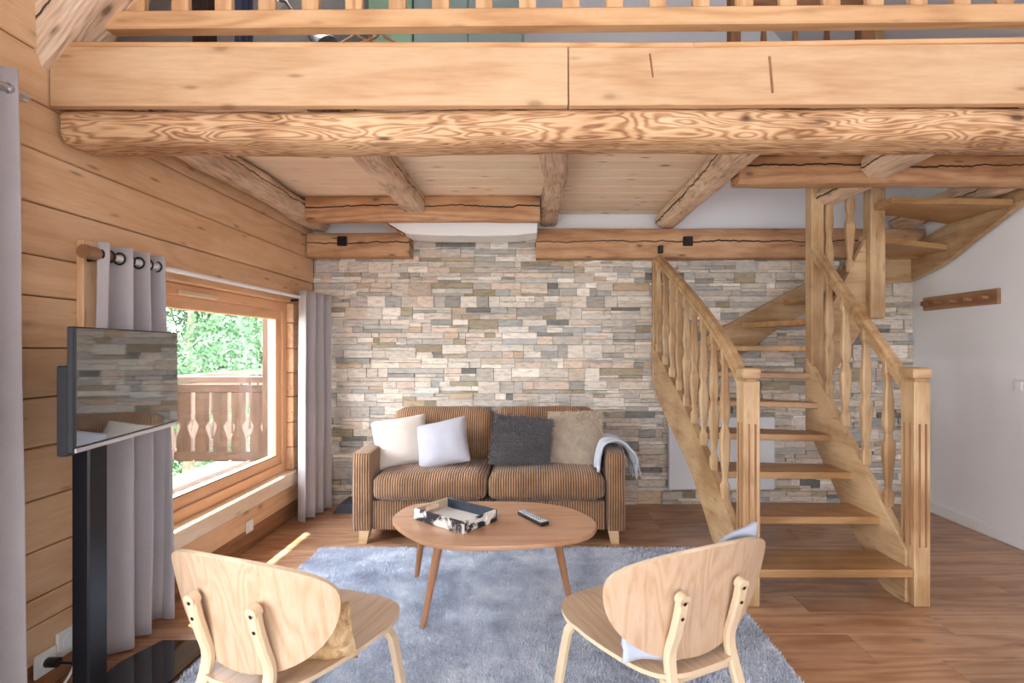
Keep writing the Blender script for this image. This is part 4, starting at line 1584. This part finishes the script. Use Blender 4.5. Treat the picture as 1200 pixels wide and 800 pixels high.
o = obj('cloth', grid_bm(40, 30, throw_fn), M['throw'], th, None, True)
md = o.modifiers.new('thick', 'SOLIDIFY')
md.thickness = 0.012
md.offset = 0
bm = bmesh.new()
for k in range(30):
    v = (k + 0.5) / 30
    p = throw_fn(1.0, v)
    q = p + Vector((random.uniform(-.012, .03), random.uniform(-.02, .014), -random.uniform(.07, .11)))
    bm_tube([p, (p + q) / 2 + Vector((.004, 0, 0)), q], [0.0045, 0.0035, 0.0025], 5, True, bm)
obj('fringe', bm, M['throw'], th, None, True, 'stuff')

# ------------------------------------------------------------------ coffee table
TZ = 0.45
pxo = [(460, 606), (470, 597), (483, 591), (503, 588.5), (527, 587.5), (575, 587), (610, 587.5), (635, 589), (655, 592), (672, 596), (688, 603), (697, 610), (699.5, 616), (697, 621),
       (689, 627), (672, 632), (647.5, 635.5), (620, 638), (599, 639), (560, 640), (527, 639), (505, 636), (488, 630), (473, 622), (463, 614)]
out = []
for (x, y) in pxo:
    d = (1.3 - TZ) * 600 / (y - 408)
    out.append(((x - 628) / 600 * d, d))
tcx = sum(p[0] for p in out) / len(out)
tcy = sum(p[1] for p in out) / len(out)
sm = []
n = len(out)
for i in range(n):
    a, b_, c, d = [Vector((out[(i + k) % n][0] - tcx, out[(i + k) % n][1] - tcy, 0)) for k in (-1, 0, 1, 2)]
    for t_ in (0, 0.5):
        q = 0.5 * ((2 * b_) + (c - a) * t_ + (2 * a - 5 * b_ + 4 * c - d) * t_ * t_ + (3 * b_ - a - 3 * c + d) * t_ ** 3)
        sm.append((q.x, q.y))
tb = thing('coffee_table', 'brown rounded-triangle wooden coffee table on three splayed legs', 'table', (tcx, tcy, 0))
obj('tabletop', bm_prism(sm, 0.022, 0.006, seg=2), M['table'], tb, Matrix.Translation((tcx, tcy, TZ - 0.011)))


def leg_bm(L, r0, r1):
    return bm_tube([(-L / 2, 0, 0), (0, 0, 0), (L / 2, 0, 0)], [r0, (r0 + r1) / 2, r1], 14)


for (f, t_) in (((-0.52, 2.35), (-0.455, 2.47)), ((-0.67, 2.875), (-0.60, 2.78)), ((0.175, 2.57), (0.09, 2.53))):
    p0, p1 = Vector((f[0], f[1], 0.012)), Vector((t_[0], t_[1], TZ - 0.022))
    obj('leg', leg_bm((p1 - p0).length, 0.0125, 0.025), M['tableleg'], tb, axis_frame(p0, p1), True)
bar('under_frame', (-0.5, 2.62, TZ - 0.03), (0.08, 2.54, TZ - 0.03), 0.06, 0.016, M['tableleg'], tb)

# tray
fr_, lf, rt = Vector((-0.331, 2.337, 0)), Vector((-0.61, 2.544, 0)), Vector((-0.19, 2.525, 0))
ux = (lf - fr_).normalized()
uy = (rt - fr_).normalized()
tl_, tw_, th_ = (lf - fr_).length, (rt - fr_).length, 0.056
tray = thing('tray', 'black and white cowhide serving tray on the coffee table', 'tray', (fr_ + lf) / 2 + Vector((0.05, 0.1, TZ)))


def trM(u, v, z):
    m = Matrix((ux, uy, Vector((0, 0, 1)))).transposed().to_4x4()
    if m.determinant() < 0:
        m = Matrix((uy, ux, Vector((0, 0, 1)))).transposed().to_4x4()
    m.translation = fr_ + ux * u + uy * v + Vector((0, 0, z))
    return m


def tbox(name, u, v, z, su, sv, sz, mat, bev=0.002):
    m = Matrix((ux, uy, Vector((0, 0, 1)))).transposed().to_4x4()
    flip = m.determinant() < 0
    mm = trM(u, v, z)
    return obj(name, bm_box(sv if flip else su, su if flip else sv, sz, bev), mat, tray, mm)


tbox('tray_floor', tl_ / 2, tw_ / 2, TZ + 0.006, tl_ - 0.02, tw_ - 0.02, 0.008, M['tray_floor'])
tbox('long_side', tl_ / 2, 0.005, TZ + th_ / 2 + .001, tl_, 0.01, th_, M['cowhide'])
tbox('long_side', tl_ / 2, tw_ - 0.005, TZ + th_ / 2 + .001, tl_, 0.01, th_, M['cow_black'])
for (u, mt_) in ((0.005, M['cowhide']), (tl_ - 0.005, M['cow_tan'])):
    iw = tw_ - 0.022
    bmx = bmesh.new()
    # short side with a hand hole: two ends, strip above and strip below
    m = Matrix((ux, uy, Vector((0, 0, 1)))).transposed().to_4x4()
    flip = m.determinant() < 0
    for (v0, v1, z0, z1) in ((0.011, 0.011 + iw * .3, 0, th_), (0.011 + iw * .7, 0.011 + iw, 0, th_), (0.011 + iw * .3, 0.011 + iw * .7, 0, th_ * .42), (0.011 + iw * .3, 0.011 + iw * .7, th_ * .8, th_)):
        sv = v1 - v0
        c = ((v0 + v1) / 2 - tw_ / 2, (z0 + z1) / 2 - th_ / 2)
        if flip:
            merge(bmx, bm_box(sv, 0.01, z1 - z0, at=(c[0], 0, c[1])))
        else:
            merge(bmx, bm_box(0.01, sv, z1 - z0, at=(0, c[0], c[1])))
    obj('handle_side', bmx, mt_, tray, trM(u, tw_ / 2, TZ + th_ / 2 + .001))

# remote
p0, p1 = Vector((-0.075, 2.625, TZ + 0.011)), Vector((0.045, 2.445, TZ + 0.011))
rm = thing('remote_control', 'slim grey remote control on the coffee table', 'remote control', (p0 + p1) / 2)
rmM = axis_frame(p0, p1)
rL = (p1 - p0).length
obj('body', bm_box(rL, 0.046, 0.02, 0.006, 2), M['steel_dark'], rm, rmM)
obj('face_plate', bm_box(rL - 0.012, 0.04, 0.004, 0.001), M['silver'], rm, rmM @ Matrix.Translation((0, 0, 0.0095)))
btn = None
for i in range(9):
    for j in (-1, 0, 1):
        mm = rmM @ Matrix.Translation((-rL / 2 + 0.03 + i * 0.018, j * 0.012, 0.0125))
        if btn is None:
            btn = obj('button', bm_box(0.006, 0.005, 0.003, 0.001), M['box_grey'], rm, mm)
        else:
            dup(btn, mm, rm)

# ------------------------------------------------------------------ plywood easy chairs
def chair_local(name, label, loc, ang, group):
    """+Y local is the way the chair faces; origin under the middle of the backrest"""
    t = thing(name, label, 'chair', loc, ang, group)
    R = WM[t.name]

    def back_pt(s, tt, off):
        z = 0.42 + 0.335 * tt
        y = 0.85 * s * s - 0.05 * tt - 0.015 * tt * tt
        # normal (approx) pointing forward
        nrm = Vector((-2.2 * s, 1, 0.4)).normalized()
        return Vector((s, y, z)) + nrm * off

    def hw(tt):
        c = 0.70
        if tt < c:
            q = (c - tt) / c
            return 0.30 * max(0, 1 - q ** 2.0) ** 0.5
        q = (tt - c) / (1 - c)
        return 0.30 * max(0, 1 - q ** 2.3) ** 0.5
    nu, nv = 36, 22
    bm = bmesh.new()
    grids = []
    for off in (-0.006, 0.006):
        g = []
        for j in range(nv + 1):
            tt = 0.5 - 0.5 * math.cos(PI * j / nv)
            w_ = max(hw(tt), 0.002)
            g.append([bm.verts.new(back_pt(w_ * (-1 + 2 * i / nu), tt, off)) for i in range(nu + 1)])
        grids.append(g)
    edge_faces = []
    for gi, g in enumerate(grids):
        for j in range(nv):
            for i in range(nu):
                f = bm.faces.new((g[j][i], g[j][i + 1], g[j + 1][i + 1], g[j + 1][i]))
    a, b_ = grids
    loop = [(0, i) for i in range(nu)] + [(j, nu) for j in range(nv)] + [(nv, nu - i) for i in range(nu)] + [(nv - j, 0) for j in range(nv)]
    for k in range(len(loop)):
        (j0, i0), (j1, i1) = loop[k], loop[(k + 1) % len(loop)]
        f = bm.faces.new((a[j0][i0], a[j1][i1], b_[j1][i1], b_[j0][i0]))
        f.material_index = 1
    # rotate mesh coordinates so that the grain (local X of the material) runs upright
    back = obj('backrest', bm, M['ash_up'], t, R, True)
    back.data.materials.append(M['birch'])
    # seat
    prof = [(-0.035, .06), (-0.02, .13), (0.03, .175), (0.12, .205), (0.25, .232), (0.36, .238), (0.43, .215), (0.475, .17), (0.505, .095), (0.515, .03)]
    fine = densify(prof, 30)
    bm = bmesh.new()

    def seat_pt(s, y, off):
        z = 0.392 + 0.02 * ((y - 0.2) / 0.3) ** 2 * (1 if y > 0.2 else 0.4) + 0.25 * s * s * (0.4 if y > 0.3 else 0.8) - 0.035 * max(0, (y - 0.42) / 0.1) ** 2 * 0.6
        return Vector((s, y, z + off))
    grids = []
    nu = 20
    for off in (-0.0065, 0.0065):
        grids.append([[bm.verts.new(seat_pt(w_ * (-1 + 2 * i / nu), y, off)) for i in range(nu + 1)] for (y, w_) in fine])
    nv = len(fine) - 1
    for g in grids:
        for j in range(nv):
            for i in range(nu):
                bm.faces.new((g[j][i], g[j][i + 1], g[j + 1][i + 1], g[j + 1][i]))
    a, b_ = grids
    loop = [(0, i) for i in range(nu)] + [(j, nu) for j in range(nv)] + [(nv, nu - i) for i in range(nu)] + [(nv - j, 0) for j in range(nv)]
    for k in range(len(loop)):
        (j0, i0), (j1, i1) = loop[k], loop[(k + 1) % len(loop)]
        f = bm.faces.new((a[j0][i0], a[j1][i1], b_[j1][i1], b_[j0][i0]))
        f.material_index = 1
    seat = obj('seat', bm, M['ash_y'], t, R, True)
    seat.data.materials.append(M['birch'])
    for s in (-1, 1):
        x = 0.108 * s
        path = smooth_path([(x, -0.058, 0.625), (x, -0.048, 0.58), (x, -0.030, 0.52), (x * 1.02, -0.010, 0.45), (x * 1.06, -0.026, 0.37), (x * 1.2, -0.085, 0.2), (x * 1.4, -0.14, 0.0)], 30)
        lg = obj('rear_leg', bm_strip(path, (1, 0, 0), 0.036, 0.024, 0.006), M['birch_z'], t, R, False)
        # rounded head of the leg
        tg = (path[0] - path[1]).normalized()
        nrm = tg.cross(Vector((1, 0, 0))).normalized()
        hd = bm_tube([path[0] - nrm * 0.012, path[0] + nrm * 0.012], 0.018, 20)
        obj('leg_head', hd, M['birch_z'], lg, R, True)
        for q in (0.006, 0.052):
            c = path[0] - tg * q
            o_ = nrm * (0.0125 if nrm.y < 0 else -0.0125)
            obj('screw', bm_tube([c + o_ * 0.6, c + o_ * 1.06], 0.0052, 12), M['steel_dark'], lg, R, True)
        path = smooth_path([(0.10 * s, 0.36, 0.376), (0.165 * s, 0.385, 0.372), (0.196 * s, 0.40, 0.345), (0.21 * s, 0.41, 0.29), (0.245 * s, 0.445, 0.0)], 24)
        obj('front_leg', bm_strip(path, (0, 1, 0), 0.036, 0.022, 0.005), M['birch_z'], t, R, False)
    obj('seat_rail', bm_strip([(-0.13, -0.004, 0.375), (0.13, -0.004, 0.375)], (0, 1, 0), 0.03, 0.02), M['birch_z'], t, R)
    obj('seat_rail', bm_strip([(-0.11, 0.36, 0.375), (0.11, 0.36, 0.375)], (0, 1, 0), 0.036, 0.02), M['birch_z'], t, R)
    return t, R, back_pt, hw


def rot_wood(src, name, rot):
    """same wood, grain turned: rotate all mapping nodes"""
    m = M[src].copy()
    m.name = name
    for n_ in m.node_tree.nodes:
        if n_.type == 'TEX_COORD':
            pass
    nt = m.node_tree
    for n_ in list(nt.nodes):
        if n_.type == 'MAPPING':
            lk = n_.inputs[0].links[0]
            srcs = lk.from_socket
            vr = nt.nodes.new('ShaderNodeVectorRotate')
            vr.rotation_type = 'EULER_XYZ'
            vr.inputs['Rotation'].default_value = rot
            nt.links.new(srcs, vr.inputs['Vector'])
            nt.links.new(vr.outputs[0], n_.inputs[0])
    return m


M['ash_up'] = rot_wood('ash', 'chair_veneer_upright', (0, PI / 2, 0.0))
M['ash_y'] = rot_wood('ash', 'chair_veneer_deep', (0, 0, PI / 2))
M['birch_z'] = rot_wood('birch', 'chair_leg_ply', (0, PI / 2, 0))

CG = 'plywood easy chairs'
ch1, R1, bp1, hw1 = chair_local('easy_chair', 'pale plywood easy chair at left in front of the television stand', (-0.805, 1.40, 0), -0.33, CG)
ch2, R2, bp2, hw2 = chair_local('easy_chair', 'pale plywood easy chair at right in front of the staircase', (0.467, 1.475, 0), 0.44, CG)

# folded cloths against the front of the backrests
bm = pillow_bm(0.30, 0.21, 0.08, 20, 9, 0.012)
Mx = R1 @ Matrix.Translation((0.10, 0.115, 0.49)) @ Matrix.Rotation(0.3, 4, 'Z') @ Matrix.Rotation(0.32, 4, 'X')
o = obj('seat_pad', bm, M['beige_cloth'], None, Mx, True)
tag(o, 'beige quilted pad leaning inside the left easy chair', 'cushion')


def cl_fn(u, v):
    s = -0.24 + 0.5 * u
    tt = -0.03 + 1.0 * v - 0.13 * (1 - u) * v + 0.09 * (u - 0.5) * v
    p = bp2(s * 0.95, tt, 0.024 + 0.008 * math.sin(u * 14 + v * 4) + 0.008 * noise.noise(Vector((u * 5, v * 5, 3))))
    if v < 0.12 and u < 0.4:
        p.y -= 0.012
    return p


o = obj('draped_cloth', grid_bm(34, 26, cl_fn), M['cloth_blue'], None, R2, True)
md = o.modifiers.new('thick', 'SOLIDIFY')
md.thickness = 0.012
tag(o, 'pale blue grey cloth hung inside the right easy chair backrest', 'cloth')

# ------------------------------------------------------------------ outside: balcony, trees, meadow
bf = obj('balcony_floor', bm_box(1.3, 9.0, 0.08, at=(-2.75, 3.5, 0.06)), M['outwood'])
tag(bf, kind='structure')


def balcony_side(label, p0, p1, n):
    p0, p1 = Vector(p0), Vector(p1)
    t = thing('balcony_railing', label, 'railing', (p0 + p1) / 2, 0)
    up = Vector((0, 0, 1))
    bar('top_rail', p0 + up * 0.93, p1 + up * 0.93, 0.11, 0.05, M['outwood'], t)
    bar('top_rail', p0 + up * 0.85, p1 + up * 0.85, 0.05, 0.06, M['outwood'], t)
    bar('bottom_rail', p0 + up * 0.27, p1 + up * 0.27, 0.05, 0.07, M['outwood'], t)
    d = (p1 - p0)
    L = d.length
    d.normalize()
    nrm = d.cross(up)
    half = [(0, .062), (.2, .062), (.24, .05), (.28, .035), (.31, .03), (.34, .045), (.36, .06), (.62, .06), (.64, .055)]
    poly = half + [(x, -w_) for x, w_ in reversed(half)]
    b0 = None
    for k in range(n):
        c = p0 + d * (L * (k + 0.5) / n)
        m = Matrix((up, d, nrm)).transposed().to_4x4()
        m.translation = c + up * 0.22
        if b0 is None:
            b0 = obj('board', bm_prism(poly, 0.03, 0.002), M['outwood'], t, m)
        else:
            dup(b0, m, t)
    return t


balcony_side('carved wooden balcony railing crossing outside the window', (-3.13, 4.45, 0.1), (-2.34, 4.45, 0.1), 5)
balcony_side('long outer balcony railing running away from the house', (-3.2, 0.6, 0.1), (-3.2, 8.0, 0.1), 45)
o = bar('balcony_post', (-2.27, 4.42, 0.1), (-2.27, 4.42, 2.3), 0.12, 0.12, M['outwood'], None)
tag(o, 'upright balcony post outside at the right of the window', 'post')

gm = obj('ground', grid_bm(40, 40, lambda u, v: Vector((-60 + 57 * u, -10 + 70 * v, -2.6 + 0.0 * u + 9 * max(0, (0.55 - u)) ** 1.2 + 4 * max(0, v - .35) ** 1.3 + 0.3 * noise.noise(Vector((u * 8, v * 8, 0))))), ), M['grass'])
tag(gm, kind='structure')


def tree(label, x, y, zg, h, r, n, seed):
    rs = np.random.RandomState(seed)
    t = thing('tree', label, 'tree', (x, y, zg), 0, 'trees beyond the balcony')
    tube('trunk', [(x, y, zg), (x + .1, y, zg + h * .35), (x, y + .1, zg + h * .8)], [0.16, 0.12, 0.04], M['bark'], t, 10)
    nc = 26
    cen_ = rs.normal(0, 1, (nc, 3))
    cen_ /= np.linalg.norm(cen_, axis=1)[:, None]
    cen_ *= (rs.uniform(0.3, 1, nc) ** 0.5)[:, None] * np.array([r, r, h * 0.42])
    cen_ += np.array([x, y, zg + h * 0.56])
    k = rs.randint(0, nc, n)
    dv = rs.normal(0, 1, (n, 3))
    dv /= np.linalg.norm(dv, axis=1)[:, None]
    P0 = cen_[k] + dv * (rs.uniform(0.4, 1, n)[:, None]) * r * 0.42

    def fn(n_):
        T = rs.normal(0, 1, (n_, 3))
        T /= np.linalg.norm(T, axis=1)[:, None]
        S = np.cross(T, rs.normal(0, 1, (n_, 3)))
        S /= np.linalg.norm(S, axis=1)[:, None]
        return P0, T * 0.095, S * 0.028
    blades(n, fn, 'foliage', M['leaf'], t)


tree('broad leafy tree seen through the left of the window', -6.4, 9.4, -2.4, 6.5, 1.45, 30000, 1)
tree('leafy tree seen through the middle of the window', -9.7, 12.9, -2.4, 6.8, 1.55, 30000, 2)
tree('leafy tree seen beside the balcony post', -6.5, 13.2, -2.3, 6.5, 1.5, 30000, 3)
tree('taller tree further back behind the others', -14.2, 18.2, -2.0, 9.0, 2.1, 30000, 4)
tree('tree at the far left edge of the window view', -10.6, 8.6, -2.2, 7.0, 1.6, 30000, 5)
tree('distant tree right behind the balcony post', -9.6, 18.6, -2.0, 9.0, 2.1, 30000, 6)
